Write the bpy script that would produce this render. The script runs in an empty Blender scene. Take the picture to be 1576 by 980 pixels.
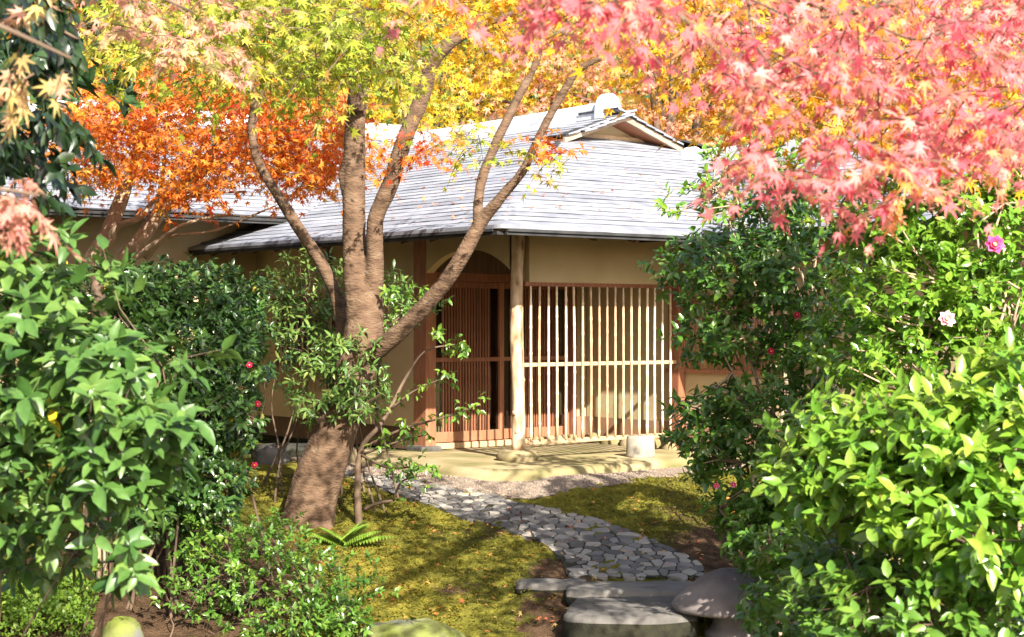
import bpy, math, random
import numpy as np
from mathutils import Vector, Matrix

rng = np.random.default_rng(7)
random.seed(7)
S = bpy.context.scene
COL = S.collection

# ------------------------------------------------------------------ camera, sky, sun, exposure
F, CX, HY = 2609.0, 788.0, 497.0          # focal length and horizon in photograph pixels (1576 wide)
CAMZ = 1.45
cam_d = bpy.data.cameras.new('camera'); cam = bpy.data.objects.new('camera', cam_d); COL.objects.link(cam)
cam_d.sensor_width = 36.0; cam_d.lens = F / 1576 * 36.0
cam_d.clip_end = 2000; cam_d.clip_start = 0.05
cam.location = (0, 0, CAMZ); cam.rotation_euler = (math.radians(90) + (HY - 490) / F, 0, 0)
cam_d.dof.use_dof = True; cam_d.dof.focus_distance = 13.5; cam_d.dof.aperture_fstop = 5.6
S.camera = cam

SUN_AZ, SUN_EL = math.radians(22), math.radians(34)     # behind the camera, to the right
w = bpy.data.worlds.new('World'); S.world = w; w.use_nodes = True
wn = w.node_tree.nodes; bgn = wn['Background']
sky = wn.new('ShaderNodeTexSky'); sky.sky_type = 'NISHITA'; sky.sun_disc = False
sky.sun_elevation = SUN_EL; sky.sun_rotation = math.pi - SUN_AZ
sky.dust_density = 2.0
w.node_tree.links.new(sky.outputs[0], bgn.inputs[0]); bgn.inputs[1].default_value = 0.105
sl = bpy.data.lights.new('sun', 'SUN'); sl.energy = 5.0; sl.angle = math.radians(0.5); sl.color = (1, 0.93, 0.82)
so = bpy.data.objects.new('sun', sl); COL.objects.link(so)
to_sun = Vector((math.sin(SUN_AZ) * math.cos(SUN_EL), -math.cos(SUN_AZ) * math.cos(SUN_EL), math.sin(SUN_EL)))
so.rotation_euler = to_sun.to_track_quat('Z', 'Y').to_euler(); so.location = to_sun * 30
S.view_settings.view_transform = 'Standard'; S.view_settings.look = 'None'
S.view_settings.exposure = 1.92; S.view_settings.gamma = 1.0
S.cycles.max_bounces = 8; S.cycles.transparent_max_bounces = 8
S.cycles.sample_clamp_indirect = 6.0

# ------------------------------------------------------------------ placing helpers
def at(px, py, Y):
    return np.array([(px - CX) / F * Y, Y, CAMZ + (HY - py) / F * Y])
def sstep(a, b, x):
    t = np.clip((x - a) / (b - a), 0, 1); return t * t * (3 - 2 * t)
def ground_h(x, y):
    x = np.asarray(x, float); y = np.asarray(y, float)
    z = 0.10 - 0.17 * (14.6 - y)
    z = np.where(y > 14.6, 0.10, z); z = np.maximum(z, -0.62 + 0.02 * (y - 10))
    z = np.where(y < 10.4, -0.612, z)
    m = sstep(-0.6, -2.2, x) * sstep(15, 13.5, y) * sstep(9, 11, y)
    z = z + 0.06 * m + 0.012 * np.sin(x * 3.1 + y * 1.7) * np.sin(y * 2.3 - x)
    return z
def unp(px, py, dz=0.0):
    z = 0.0
    for _ in range(14):
        Y = (CAMZ - z) * F / (py - HY); X = (px - CX) / F * Y
        z = 0.5 * z + 0.5 * (float(ground_h(X, Y)) + dz)
    return np.array([X, Y, z])

# ------------------------------------------------------------------ materials
def new_mat(name):
    m = bpy.data.materials.new(name); m.use_nodes = True
    nt = m.node_tree; return m, nt, nt.nodes['Principled BSDF']
def ramp(nt, stops):
    r = nt.nodes.new('ShaderNodeValToRGB'); e = r.color_ramp.elements
    e[0].position, e[0].color = stops[0][0], (*stops[0][1], 1)
    e[1].position, e[1].color = stops[-1][0], (*stops[-1][1], 1)
    for p, c in stops[1:-1]:
        k = e.new(p); k.color = (*c, 1)
    return r
def noise(nt, scale, detail=4, stretch=None, coord='Object'):
    tc = nt.nodes.new('ShaderNodeTexCoord'); n = nt.nodes.new('ShaderNodeTexNoise')
    n.inputs['Scale'].default_value = scale; n.inputs['Detail'].default_value = detail
    if stretch:
        mp = nt.nodes.new('ShaderNodeMapping'); mp.inputs['Scale'].default_value = stretch
        nt.links.new(tc.outputs[coord], mp.inputs[0]); nt.links.new(mp.outputs[0], n.inputs[0])
    else:
        nt.links.new(tc.outputs[coord], n.inputs[0])
    return n
def bump(nt, b, src, strength=0.3, dist=0.02):
    bp = nt.nodes.new('ShaderNodeBump'); bp.inputs['Strength'].default_value = strength; bp.inputs['Distance'].default_value = dist
    nt.links.new(src, bp.inputs['Height']); nt.links.new(bp.outputs[0], b.inputs['Normal'])
def noisy(name, stops, scale=6, rough=0.8, stretch=None, bs=0.3, bd=0.01, bscale=None, detail=5, spec=0.3, vary=0.0):
    m, nt, b = new_mat(name)
    n = noise(nt, scale, detail, stretch); r = ramp(nt, stops)
    fac = n.outputs['Fac']
    if vary:
        oi = nt.nodes.new('ShaderNodeObjectInfo'); ma = nt.nodes.new('ShaderNodeMath'); ma.operation = 'MULTIPLY_ADD'
        nt.links.new(oi.outputs['Random'], ma.inputs[0]); ma.inputs[1].default_value = vary
        ad = nt.nodes.new('ShaderNodeMath'); ad.operation = 'ADD'; ad.inputs[1].default_value = -vary / 2
        nt.links.new(fac, ad.inputs[0]); nt.links.new(ad.outputs[0], ma.inputs[2]); fac = ma.outputs[0]
    nt.links.new(fac, r.inputs[0]); nt.links.new(r.outputs[0], b.inputs['Base Color'])
    b.inputs['Roughness'].default_value = rough; b.inputs['Specular IOR Level'].default_value = spec
    if bs:
        n2 = noise(nt, bscale or scale * 3, 6, stretch); bump(nt, b, n2.outputs['Fac'], bs, bd)
    return m
def leaf_mat(name, stops, trans=0.45, rough=0.45, spec=0.4, tint=(1.0, 1.0, 0.7)):
    m, nt, b = new_mat(name)
    a = nt.nodes.new('ShaderNodeAttribute'); a.attribute_name = 'rnd'
    r = ramp(nt, stops); nt.links.new(a.outputs['Fac'], r.inputs[0])
    gp = nt.nodes.new('ShaderNodeNewGeometry'); nz = nt.nodes.new('ShaderNodeTexNoise'); nz.inputs['Scale'].default_value = 38; nz.inputs['Detail'].default_value = 3
    nt.links.new(gp.outputs['Position'], nz.inputs[0]); vr = ramp(nt, [(0.3, (0.72, 0.72, 0.66)), (0.7, (1.15, 1.12, 1.1))]); nt.links.new(nz.outputs['Fac'], vr.inputs[0])
    vm = nt.nodes.new('ShaderNodeMix'); vm.data_type = 'RGBA'; vm.blend_type = 'MULTIPLY'; vm.inputs[0].default_value = 0.8
    nt.links.new(r.outputs[0], vm.inputs[6]); nt.links.new(vr.outputs[0], vm.inputs[7])
    nt.links.new(vm.outputs[2], b.inputs['Base Color']); b.inputs['Roughness'].default_value = rough
    b.inputs['Specular IOR Level'].default_value = spec
    t = nt.nodes.new('ShaderNodeBsdfTranslucent'); mx = nt.nodes.new('ShaderNodeMixShader'); mx.inputs[0].default_value = trans
    tm = nt.nodes.new('ShaderNodeMix'); tm.data_type = 'RGBA'; tm.blend_type = 'MULTIPLY'; tm.inputs[0].default_value = 1
    nt.links.new(vm.outputs[2], tm.inputs[6]); tm.inputs[7].default_value = (*tint, 1)
    nt.links.new(tm.outputs[2], t.inputs[0])
    nt.links.new(b.outputs[0], mx.inputs[1]); nt.links.new(t.outputs[0], mx.inputs[2])
    nt.links.new(mx.outputs[0], nt.nodes['Material Output'].inputs[0])
    return m

M = {}
M['plaster'] = noisy('plaster', [(0.3, (0.33, 0.25, 0.135)), (0.7, (0.42, 0.325, 0.19))], 2, 0.95, bs=0.25, bd=0.004, bscale=90)
M['plaster_base'] = noisy('plaster_base', [(0.3, (0.20, 0.11, 0.065)), (0.7, (0.26, 0.15, 0.09))], 4, 0.95, bs=0.2, bd=0.003, bscale=80)
M['wood_red'] = noisy('wood_red', [(0.3, (0.17, 0.063, 0.032)), (0.7, (0.27, 0.115, 0.06))], 8, 0.6, (6, 6, 0.6), 0.2, 0.003, vary=0.3)
M['wood_dark'] = noisy('wood_dark', [(0.3, (0.06, 0.035, 0.022)), (0.7, (0.12, 0.07, 0.04))], 8, 0.7, (5, 5, 0.8), 0.2, 0.003)
M['wood_pale'] = noisy('wood_pale', [(0.3, (0.30, 0.20, 0.11)), (0.7, (0.45, 0.31, 0.18))], 8, 0.65, (5, 5, 0.8), 0.2, 0.003)
M['log'] = noisy('log', [(0.32, (0.16, 0.085, 0.04)), (0.45, (0.36, 0.24, 0.14)), (0.65, (0.52, 0.40, 0.28))], 6, 0.6, (3, 3, 1), 0.4, 0.006)
M['bamboo'] = noisy('bamboo', [(0.25, (0.34, 0.23, 0.14)), (0.5, (0.52, 0.39, 0.25)), (0.8, (0.64, 0.52, 0.37))], 9, 0.4, (4, 4, 1.2), 0.1, 0.002, vary=0.4)
M['reed'] = noisy('reed', [(0.3, (0.22, 0.11, 0.06)), (0.7, (0.36, 0.2, 0.11))], 12, 0.8, (8, 8, 1), 0.2, 0.002, vary=0.5)
M['shingle'] = noisy('shingle', [(0.28, (0.135, 0.14, 0.162)), (0.5, (0.185, 0.192, 0.22)), (0.75, (0.25, 0.255, 0.28))], 5, 0.6, (1, 1, 1), 0.35, 0.006, bscale=30, spec=0.5, vary=0.35)
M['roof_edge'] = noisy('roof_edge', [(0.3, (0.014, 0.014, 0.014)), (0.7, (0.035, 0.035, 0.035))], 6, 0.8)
M['soffit'] = noisy('soffit', [(0.3, (0.05, 0.028, 0.016)), (0.7, (0.09, 0.05, 0.03))], 6, 0.8)
M['ridge_tile'] = noisy('ridge_tile', [(0.3, (0.34, 0.35, 0.37)), (0.7, (0.52, 0.53, 0.55))], 7, 0.55, bs=0.2)
M['bargeboard'] = noisy('bargeboard', [(0.3, (0.22, 0.16, 0.11)), (0.7, (0.36, 0.27, 0.19))], 7, 0.7)
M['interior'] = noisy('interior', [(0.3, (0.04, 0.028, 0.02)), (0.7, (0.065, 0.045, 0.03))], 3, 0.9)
M['white_stone'] = noisy('white_stone', [(0.3, (0.17, 0.15, 0.115)), (0.7, (0.30, 0.275, 0.225))], 9, 0.9, bs=0.2)
M['slab'] = noisy('slab', [(0.30, (0.10, 0.095, 0.03)), (0.5, (0.19, 0.155, 0.075)), (0.72, (0.30, 0.235, 0.14))], 2.6, 0.95, bs=0.3, bd=0.006, bscale=60, detail=8)
M['stone'] = noisy('stone', [(0.30, (0.030, 0.030, 0.022)), (0.48, (0.075, 0.07, 0.064)), (0.72, (0.14, 0.13, 0.115))], 5, 0.8, bs=0.5, bd=0.01, bscale=25, vary=0.6, detail=8)
M['cobble'] = noisy('cobble', [(0.2, (0.075, 0.070, 0.064)), (0.5, (0.145, 0.136, 0.126)), (0.8, (0.25, 0.225, 0.19))], 4, 0.7, bs=0.5, bd=0.006, bscale=40, vary=0.9, detail=8)
M['rockmoss'] = noisy('rockmoss', [(0.35, (0.11, 0.11, 0.10)), (0.48, (0.12, 0.13, 0.04)), (0.7, (0.13, 0.16, 0.02))], 4, 0.95, bs=0.6, bd=0.012, bscale=40, detail=8)
M['lantern'] = noisy('lantern', [(0.3, (0.10, 0.085, 0.08)), (0.7, (0.20, 0.175, 0.165))], 5, 0.85, bs=0.5, bd=0.006, bscale=60, detail=8)
M['moss_painted_shade'] = noisy('moss_painted_shade', [(0.3, (0.006, 0.006, 0.004)), (0.7, (0.022, 0.021, 0.010))], 14, 0.95, bs=0.6, bd=0.012, bscale=40, detail=8)  # moss on slab sides, blackened so the colour carries painted shade
M['gravel'] = noisy('gravel', [(0.3, (0.13, 0.10, 0.075)), (0.7, (0.24, 0.19, 0.145))], 60, 0.95, bs=0.8, bd=0.01)
M['pebble'] = noisy('pebble', [(0.3, (0.13, 0.095, 0.07)), (0.7, (0.30, 0.235, 0.18))], 14, 0.9, bs=0)
M['soil'] = noisy('soil', [(0.3, (0.012, 0.011, 0.007)), (0.7, (0.035, 0.032, 0.016))], 12, 0.95, bs=0.6)
M['bark'] = noisy('bark', [(0.30, (0.038, 0.022, 0.013)), (0.42, (0.085, 0.050, 0.029)), (0.58, (0.115, 0.070, 0.042)), (0.72, (0.145, 0.10, 0.065))], 9, 0.9, (1.0, 1.0, 2.2), 0.9, 0.016, bscale=30, detail=10)
M['bark_dark'] = noisy('bark_dark', [(0.25, (0.05, 0.033, 0.022)), (0.75, (0.15, 0.10, 0.065))], 6, 0.85, bs=0.5, bd=0.008)
M['bark_pale'] = noisy('bark_pale', [(0.25, (0.22, 0.15, 0.10)), (0.75, (0.42, 0.31, 0.21))], 5, 0.85, bs=0.5, bd=0.01)
M['rope'] = noisy('rope', [(0.3, (0.012, 0.010, 0.009)), (0.7, (0.03, 0.025, 0.02))], 30, 0.9)
M['flower_pink'] = leaf_mat('flower_pink', [(0, (0.70, 0.06, 0.25)), (1, (0.80, 0.16, 0.40))], 0.3)
M['flower_pale'] = leaf_mat('flower_pale', [(0, (0.75, 0.35, 0.45)), (1, (0.8, 0.55, 0.6))], 0.3)
M['flower_red'] = leaf_mat('flower_red', [(0, (0.50, 0.015, 0.06)), (1, (0.6, 0.03, 0.12))], 0.2)
M['stamen'] = leaf_mat('stamen', [(0, (0.8, 0.55, 0.05)), (1, (0.8, 0.55, 0.05))], 0.1)
# foliage
M['lf_green_maple'] = leaf_mat('lf_green_maple', [(0, (0.24, 0.34, 0.03)), (0.45, (0.36, 0.41, 0.04)), (0.75, (0.50, 0.42, 0.05)), (1, (0.56, 0.32, 0.10))], 0.5)
M['lf_pink_maple'] = leaf_mat('lf_pink_maple', [(0, (0.76, 0.11, 0.15)), (0.3, (0.78, 0.20, 0.23)), (0.6, (0.80, 0.33, 0.32)), (0.82, (0.80, 0.36, 0.20)), (1, (0.80, 0.38, 0.06))], 0.6, tint=(1, 0.95, 0.92))
M['lf_mixed_maple'] = leaf_mat('lf_mixed_maple', [(0, (0.66, 0.26, 0.22)), (0.4, (0.64, 0.36, 0.24)), (0.7, (0.60, 0.46, 0.18)), (1, (0.42, 0.46, 0.10))], 0.5)
M['lf_orange_maple'] = leaf_mat('lf_orange_maple', [(0, (0.66, 0.06, 0.025)), (0.25, (0.74, 0.18, 0.03)), (0.7, (0.78, 0.31, 0.04)), (1, (0.74, 0.44, 0.05))], 0.58)
M['lf_gold_maple'] = leaf_mat('lf_gold_maple', [(0, (0.68, 0.22, 0.02)), (0.4, (0.70, 0.36, 0.02)), (0.8, (0.66, 0.45, 0.03)), (1, (0.42, 0.42, 0.04))], 0.5)
M['lf_yellow_maple'] = leaf_mat('lf_yellow_maple', [(0, (0.66, 0.28, 0.02)), (0.4, (0.64, 0.40, 0.02)), (0.8, (0.52, 0.44, 0.03)), (1, (0.30, 0.40, 0.04))], 0.5)
M['lf_rose_maple'] = leaf_mat('lf_rose_maple', [(0, (0.55, 0.16, 0.12)), (0.5, (0.62, 0.28, 0.20)), (0.85, (0.62, 0.36, 0.12)), (1, (0.35, 0.28, 0.08))], 0.4)
M['lf_evergreen'] = leaf_mat('lf_evergreen', [(0, (0.025, 0.06, 0.02)), (0.6, (0.05, 0.11, 0.03)), (1, (0.14, 0.22, 0.04))], 0.25)
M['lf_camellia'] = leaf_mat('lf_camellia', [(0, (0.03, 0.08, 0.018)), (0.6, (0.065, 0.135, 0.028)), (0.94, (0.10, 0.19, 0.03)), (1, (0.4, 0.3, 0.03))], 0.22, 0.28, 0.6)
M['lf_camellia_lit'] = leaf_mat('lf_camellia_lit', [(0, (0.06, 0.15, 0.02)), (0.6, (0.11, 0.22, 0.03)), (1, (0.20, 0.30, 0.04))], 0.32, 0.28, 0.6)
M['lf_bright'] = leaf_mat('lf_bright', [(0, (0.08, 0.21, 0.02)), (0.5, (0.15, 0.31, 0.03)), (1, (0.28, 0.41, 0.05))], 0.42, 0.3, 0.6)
M['lf_left'] = leaf_mat('lf_left', [(0, (0.035, 0.095, 0.018)), (0.5, (0.08, 0.165, 0.035)), (0.95, (0.15, 0.24, 0.05)), (1, (0.55, 0.45, 0.03))], 0.30, 0.34, 0.45)
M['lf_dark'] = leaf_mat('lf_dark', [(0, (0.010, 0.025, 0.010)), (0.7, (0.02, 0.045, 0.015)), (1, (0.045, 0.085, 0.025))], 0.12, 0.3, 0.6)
M['lf_pieris'] = leaf_mat('lf_pieris', [(0, (0.06, 0.14, 0.03)), (0.6, (0.12, 0.21, 0.045)), (1, (0.24, 0.28, 0.07))], 0.3, 0.4, 0.5)
M['lf_cover'] = leaf_mat('lf_cover', [(0, (0.08, 0.16, 0.02)), (0.6, (0.14, 0.24, 0.03)), (1, (0.24, 0.32, 0.05))], 0.35)
M['lf_moss'] = leaf_mat('lf_moss', [(0, (0.10, 0.075, 0.02)), (0.4, (0.15, 0.14, 0.02)), (1, (0.26, 0.21, 0.03))], 0.3, 0.9, 0.1)
M['lf_fern'] = leaf_mat('lf_fern', [(0, (0.14, 0.25, 0.03)), (1, (0.22, 0.34, 0.05))], 0.4)
M['lf_fallen'] = leaf_mat('lf_fallen', [(0, (0.5, 0.08, 0.04)), (0.5, (0.55, 0.22, 0.06)), (1, (0.5, 0.38, 0.12))], 0.2)

def glass_mat():
    m, nt, b = new_mat('glass'); nt.nodes.remove(b)
    t = nt.nodes.new('ShaderNodeBsdfTransparent'); t.inputs[0].default_value = (0.75, 0.78, 0.76, 1)
    g = nt.nodes.new('ShaderNodeBsdfGlossy'); g.inputs['Roughness'].default_value = 0.02
    f = nt.nodes.new('ShaderNodeFresnel'); f.inputs[0].default_value = 1.5; mx = nt.nodes.new('ShaderNodeMixShader')
    nt.links.new(f.outputs[0], mx.inputs[0]); nt.links.new(t.outputs[0], mx.inputs[1]); nt.links.new(g.outputs[0], mx.inputs[2])
    nt.links.new(mx.outputs[0], nt.nodes['Material Output'].inputs[0]); return m
M['glass'] = glass_mat()

def moss_mat():
    m, nt, b = new_mat('moss')
    n1 = noise(nt, 1.1, 7); n2 = noise(nt, 7, 7); n3 = noise(nt, 70, 5)
    r1 = ramp(nt, [(0.34, (0.060, 0.034, 0.017)), (0.44, (0.075, 0.075, 0.012)), (0.54, (0.15, 0.138, 0.02)), (0.70, (0.24, 0.19, 0.03))])
    mixn = nt.nodes.new('ShaderNodeMix'); mixn.inputs[0].default_value = 0.45
    nt.links.new(n1.outputs['Fac'], mixn.inputs[2]); nt.links.new(n2.outputs['Fac'], mixn.inputs[3]); nt.links.new(mixn.outputs[0], r1.inputs[0])
    soil = ramp(nt, [(0.3, (0.030, 0.018, 0.010)), (0.7, (0.10, 0.06, 0.034))]); nt.links.new(n2.outputs['Fac'], soil.inputs[0])
    a = nt.nodes.new('ShaderNodeAttribute'); a.attribute_name = 'soil'
    ad = nt.nodes.new('ShaderNodeMath'); ad.operation = 'MULTIPLY_ADD'; ad.inputs[1].default_value = 1.2; ad.inputs[2].default_value = -0.6
    nt.links.new(n2.outputs['Fac'], ad.inputs[0])
    ad2 = nt.nodes.new('ShaderNodeMath'); ad2.operation = 'ADD'; ad2.use_clamp = True
    nt.links.new(ad.outputs[0], ad2.inputs[0]); nt.links.new(a.outputs['Fac'], ad2.inputs[1])
    st = nt.nodes.new('ShaderNodeMapRange'); st.inputs[1].default_value = 0.4; st.inputs[2].default_value = 0.6
    nt.links.new(ad2.outputs[0], st.inputs[0])
    mx = nt.nodes.new('ShaderNodeMix'); mx.data_type = 'RGBA'; nt.links.new(st.outputs[0], mx.inputs[0])
    nt.links.new(r1.outputs[0], mx.inputs[6]); nt.links.new(soil.outputs[0], mx.inputs[7])
    v = nt.nodes.new('ShaderNodeMix'); v.data_type = 'RGBA'; v.blend_type = 'MULTIPLY'; v.inputs[0].default_value = 0.8
    r3 = ramp(nt, [(0.3, (0.55, 0.55, 0.55)), (0.7, (1.25, 1.25, 1.2))]); nt.links.new(n3.outputs['Fac'], r3.inputs[0])
    nt.links.new(mx.outputs[2], v.inputs[6]); nt.links.new(r3.outputs[0], v.inputs[7])
    nt.links.new(v.outputs[2], b.inputs['Base Color']); b.inputs['Roughness'].default_value = 1; b.inputs['Specular IOR Level'].default_value = 0.1
    bump(nt, b, n3.outputs['Fac'], 0.9, 0.03)
    return m
M['moss'] = moss_mat()

# ------------------------------------------------------------------ object helpers
def mesh_np(name, V, Fc, mat, rnd=None, smooth=False):
    """V (n,3); Fc (m,k) equal sided faces"""
    V = np.asarray(V, np.float32); Fc = np.asarray(Fc, np.int32)
    me = bpy.data.meshes.new(name); k = Fc.shape[1]; m = Fc.shape[0]
    me.vertices.add(len(V)); me.vertices.foreach_set('co', V.ravel())
    me.loops.add(m * k); me.loops.foreach_set('vertex_index', Fc.ravel())
    me.polygons.add(m); me.polygons.foreach_set('loop_start', np.arange(0, m * k, k, dtype=np.int32))
    if rnd is not None:
        a = me.attributes.new('rnd', 'FLOAT', 'FACE'); a.data.foreach_set('value', np.asarray(rnd, np.float32))
    me.update(calc_edges=True)
    if smooth: me.polygons.foreach_set('use_smooth', np.ones(m, bool))
    me.materials.append(mat)
    return me
class MB:
    def __init__(s): s.v = []; s.f = []
    def add(s, v, f):
        o = len(s.v); s.v += [tuple(map(float, p)) for p in v]; s.f += [tuple(i + o for i in q) for q in f]; return s
    def frame_box(s, o, ax, ay, az, x0, x1, y0, y1, z0, z1):
        P = [np.asarray(o) + np.asarray(ax) * x + np.asarray(ay) * y + np.asarray(az) * z for z in (z0, z1) for y in (y0, y1) for x in (x0, x1)]
        return s.add(P, [(0, 2, 3, 1), (4, 5, 7, 6), (0, 1, 5, 4), (2, 6, 7, 3), (0, 4, 6, 2), (1, 3, 7, 5)])
    def tube(s, pts, rad, n=8, cap=True, jit=0.0):
        pts = np.asarray(pts, float); m = len(pts); rad = np.broadcast_to(np.asarray(rad, float), (m,))
        tan = np.gradient(pts, axis=0); tan /= np.linalg.norm(tan, axis=1)[:, None] + 1e-9
        u = np.cross(tan[0], [0.3, 0.9, 0.1]); u /= np.linalg.norm(u) + 1e-9
        V = []; ang = np.arange(n) / n * 2 * math.pi
        for i in range(m):
            u = u - tan[i] * np.dot(u, tan[i]); u /= np.linalg.norm(u) + 1e-9
            wv = np.cross(tan[i], u)
            rr = rad[i] * (1 + jit * rng.normal(size=n)) if jit else np.full(n, rad[i])
            V += list(pts[i] + rr[:, None] * (np.cos(ang)[:, None] * u + np.sin(ang)[:, None] * wv))
        f = []
        for i in range(m - 1):
            for j in range(n):
                k = (j + 1) % n; f.append((i * n + j, i * n + k, (i + 1) * n + k, (i + 1) * n + j))
        if cap: f.append(tuple(range(n))[::-1]); f.append(tuple(range((m - 1) * n, m * n)))
        return s.add(V, f)
    def mesh(s, name, mat, smooth=False):
        me = bpy.data.meshes.new(name); me.from_pydata(s.v, [], s.f); me.update()
        if smooth: me.polygons.foreach_set('use_smooth', np.ones(len(me.polygons), bool))
        me.materials.append(mat); return me
    def build(s, name, mat, parent=None, smooth=False, bevel=0.0):
        o = link(name, s.mesh(name, mat, smooth), parent)
        if bevel:
            b = o.modifiers.new('bevel', 'BEVEL'); b.width = bevel; b.segments = 2; b.limit_method = 'ANGLE'
        return o
BASE = {}
def link(name, data, parent=None, loc=None):
    o = bpy.data.objects.new(name, data); COL.objects.link(o)
    if parent is not None:
        o.parent = parent
        b = BASE.get(parent.name)
        l = np.zeros(3) if loc is None else np.asarray(loc, float)
        o.location = l - b if b is not None else l        # meshes are modelled in world coordinates
    elif loc is not None: o.location = loc
    return o
def thing(name, label, cat, base, group=None):
    o = bpy.data.objects.new(name, None); COL.objects.link(o); o.empty_display_size = 0.2
    o.location = base; BASE[o.name] = np.asarray(base, float)
    return tag(o, label, cat, group)
def tag(o, label=None, cat=None, group=None, kind=None):
    if label: o['label'] = label
    if cat: o['category'] = cat
    if group: o['group'] = group
    if kind: o['kind'] = kind
    return o
def spline(P, n=6):
    P = np.asarray(P, float); Q = np.vstack([2 * P[0] - P[1], P, 2 * P[-1] - P[-2]]); out = []
    for i in range(1, len(Q) - 2):
        for t in np.arange(n) / n:
            a, b, c, d = Q[i - 1:i + 3]
            out.append(0.5 * (2 * b + (c - a) * t + (2 * a - 5 * b + 4 * c - d) * t * t + (3 * b - a - 3 * c + d) * t ** 3))
    out.append(Q[-2]); return np.array(out)

# ------------------------------------------------------------------ leaf templates: length along +y, normal +z, unit length
def tmpl_maple(lobes=7):
    if lobes == 7: A = [-128, -84, -42, 0, 42, 84, 128]; Ln = [0.36, 0.62, 0.84, 1.0, 0.84, 0.62, 0.36]
    else: A = [-95, -48, 0, 48, 95]; Ln = [0.55, 0.85, 1.0, 0.85, 0.55]
    c = np.array([0, 0.0, 0]); V = [c]; n = len(A)
    ring = []
    for i in range(n):
        if i == 0: ring.append((A[0] - 24, 0.12))
        w = 9 if lobes == 7 else 11
        ring.append((A[i] - w, Ln[i] * 0.55)); ring.append((A[i], Ln[i])); ring.append((A[i] + w, Ln[i] * 0.55))
        ring.append(((A[i] + A[i + 1]) / 2, 0.30) if i < n - 1 else (A[i] + 24, 0.12))
    for a, l in ring:
        a = math.radians(a); V.append(np.array([math.sin(a) * l, math.cos(a) * l, -0.16 * l * l]))
    Fc = [(0, i + 1, i) for i in range(1, len(ring))]
    V = np.array(V); V[:, 1] += 0.1
    return V, np.array(Fc)
def tmpl_star():
    V = [(0, 0, 0)]; Fc = []
    for a, l in ((-100, .55), (-50, .85), (0, 1), (50, .85), (100, .55)):
        for da, r in ((-22, .3), (0, l), (22, .3)):
            b = math.radians(a + da); V.append((math.sin(b) * r, math.cos(b) * r, -0.15 * r * r))
        k = len(V); Fc += [(0, k - 2, k - 3), (0, k - 1, k - 2)]
    return np.array(V), np.array(Fc)
def tmpl_broad(wd=0.24, fold=0.10, curl=0.18):
    ys = [0.0, 0.22, 0.5, 0.78, 1.0]; ws = [0.0, 0.8, 1.0, 0.62, 0.0]
    V = []; Fc = []
    for y in ys: V.append((0, y, -curl * y * y))
    L = [1, 2, 3]; li = {}
    for s in (-1, 1):
        for k in L:
            li[(s, k)] = len(V); V.append((s * wd * ws[k], ys[k] - 0.02, fold * ws[k] - curl * ys[k] ** 2))
    for s in (-1, 1):
        t = [(0, 1, li[s, 1]), (1, 2, li[s, 2]), (1, li[s, 2], li[s, 1]), (2, 3, li[s, 3]), (2, li[s, 3], li[s, 2]), (3, 4, li[s, 3])]
        Fc += [x if s < 0 else x[::-1] for x in t]
    return np.array(V), np.array(Fc)
def tmpl_tiny(wd=0.3):
    V = [(0, 0, 0), (-wd, .5, .08), (0, .5, 0), (wd, .5, .08), (0, 1, -.12)]
    return np.array(V), np.array([(0, 2, 1), (0, 3, 2), (1, 2, 4), (2, 3, 4)])
T = {'maple': tmpl_maple(7), 'maple5': tmpl_maple(5), 'star': tmpl_star(), 'broad': tmpl_broad(), 'slim': tmpl_broad(0.15, 0.06, 0.25), 'tiny': tmpl_tiny(), 'oval': tmpl_broad(0.225, 0.09, 0.16)}

def unit(a): return a / (np.linalg.norm(a, axis=-1, keepdims=True) + 1e-9)
def frames(axis, nref):
    y = unit(axis); x = unit(np.cross(y, nref)); z = np.cross(x, y); return np.stack([x, y, z], -1)     # columns
class Leaves:
    def __init__(s): s.p = []; s.R = []; s.s = []; s.r = []
    def add(s, p, R, sc, r): s.p.append(p); s.R.append(R); s.s.append(sc); s.r.append(r)
    def cat(s): return np.concatenate(s.p), np.concatenate(s.R), np.concatenate(s.s), np.concatenate(s.r)
leaf_variants = {}
def put_leaves(lv, tm, mat, parent, nobj=300, part='crown'):
    """the largest in view as leaf objects, the rest as one mesh"""
    p, R, sc, r = lv.cat(); V, Fc = T[tm]; n = len(p)
    px = p[:, 0] / p[:, 1] * F + CX; py = HY - (p[:, 2] - CAMZ) / p[:, 1] * F
    face = np.abs(np.einsum('ij,ij->i', R[:, :, 2], unit(p - np.array([0, 0, CAMZ])))).clip(0, 1) + 0.25
    size = sc / p[:, 1] * face; size = np.where((px > 5) & (px < 1571) & (py > 5) & (py < 975) & (p[:, 1] > 0.5), size, 0)
    order = np.argsort(-size); sel = order[:nobj]; sel = sel[size[sel] > 0]; rest = np.setdiff1d(np.arange(n), sel)
    key = (tm, mat.name)
    if len(sel) and key not in leaf_variants:
        leaf_variants[key] = [mesh_np('leaf', V, Fc, mat, np.full(len(Fc), (q + 0.5) / 10)) for q in range(10)]
    for i in sel:
        me = leaf_variants[key][min(9, int(r[i] * 10))]
        o = bpy.data.objects.new('leaf', me); COL.objects.link(o); o.parent = parent
        mt = np.eye(4); mt[:3, :3] = R[i] * sc[i]; mt[:3, 3] = p[i] - BASE[parent.name]
        o.matrix_basis = Matrix(mt.tolist())
    if len(rest) == 0: return None
    p, R, sc, r = p[rest], R[rest], sc[rest], r[rest]
    W = np.einsum('nij,vj->nvi', R, V) * sc[:, None, None] + p[:, None, :]
    FF = Fc[None] + (np.arange(len(p)) * len(V))[:, None, None]
    me = mesh_np(part, W.reshape(-1, 3), FF.reshape(-1, 3), mat, np.repeat(r, len(Fc)))
    return tag(link(part, me, parent), kind='stuff')

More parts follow.
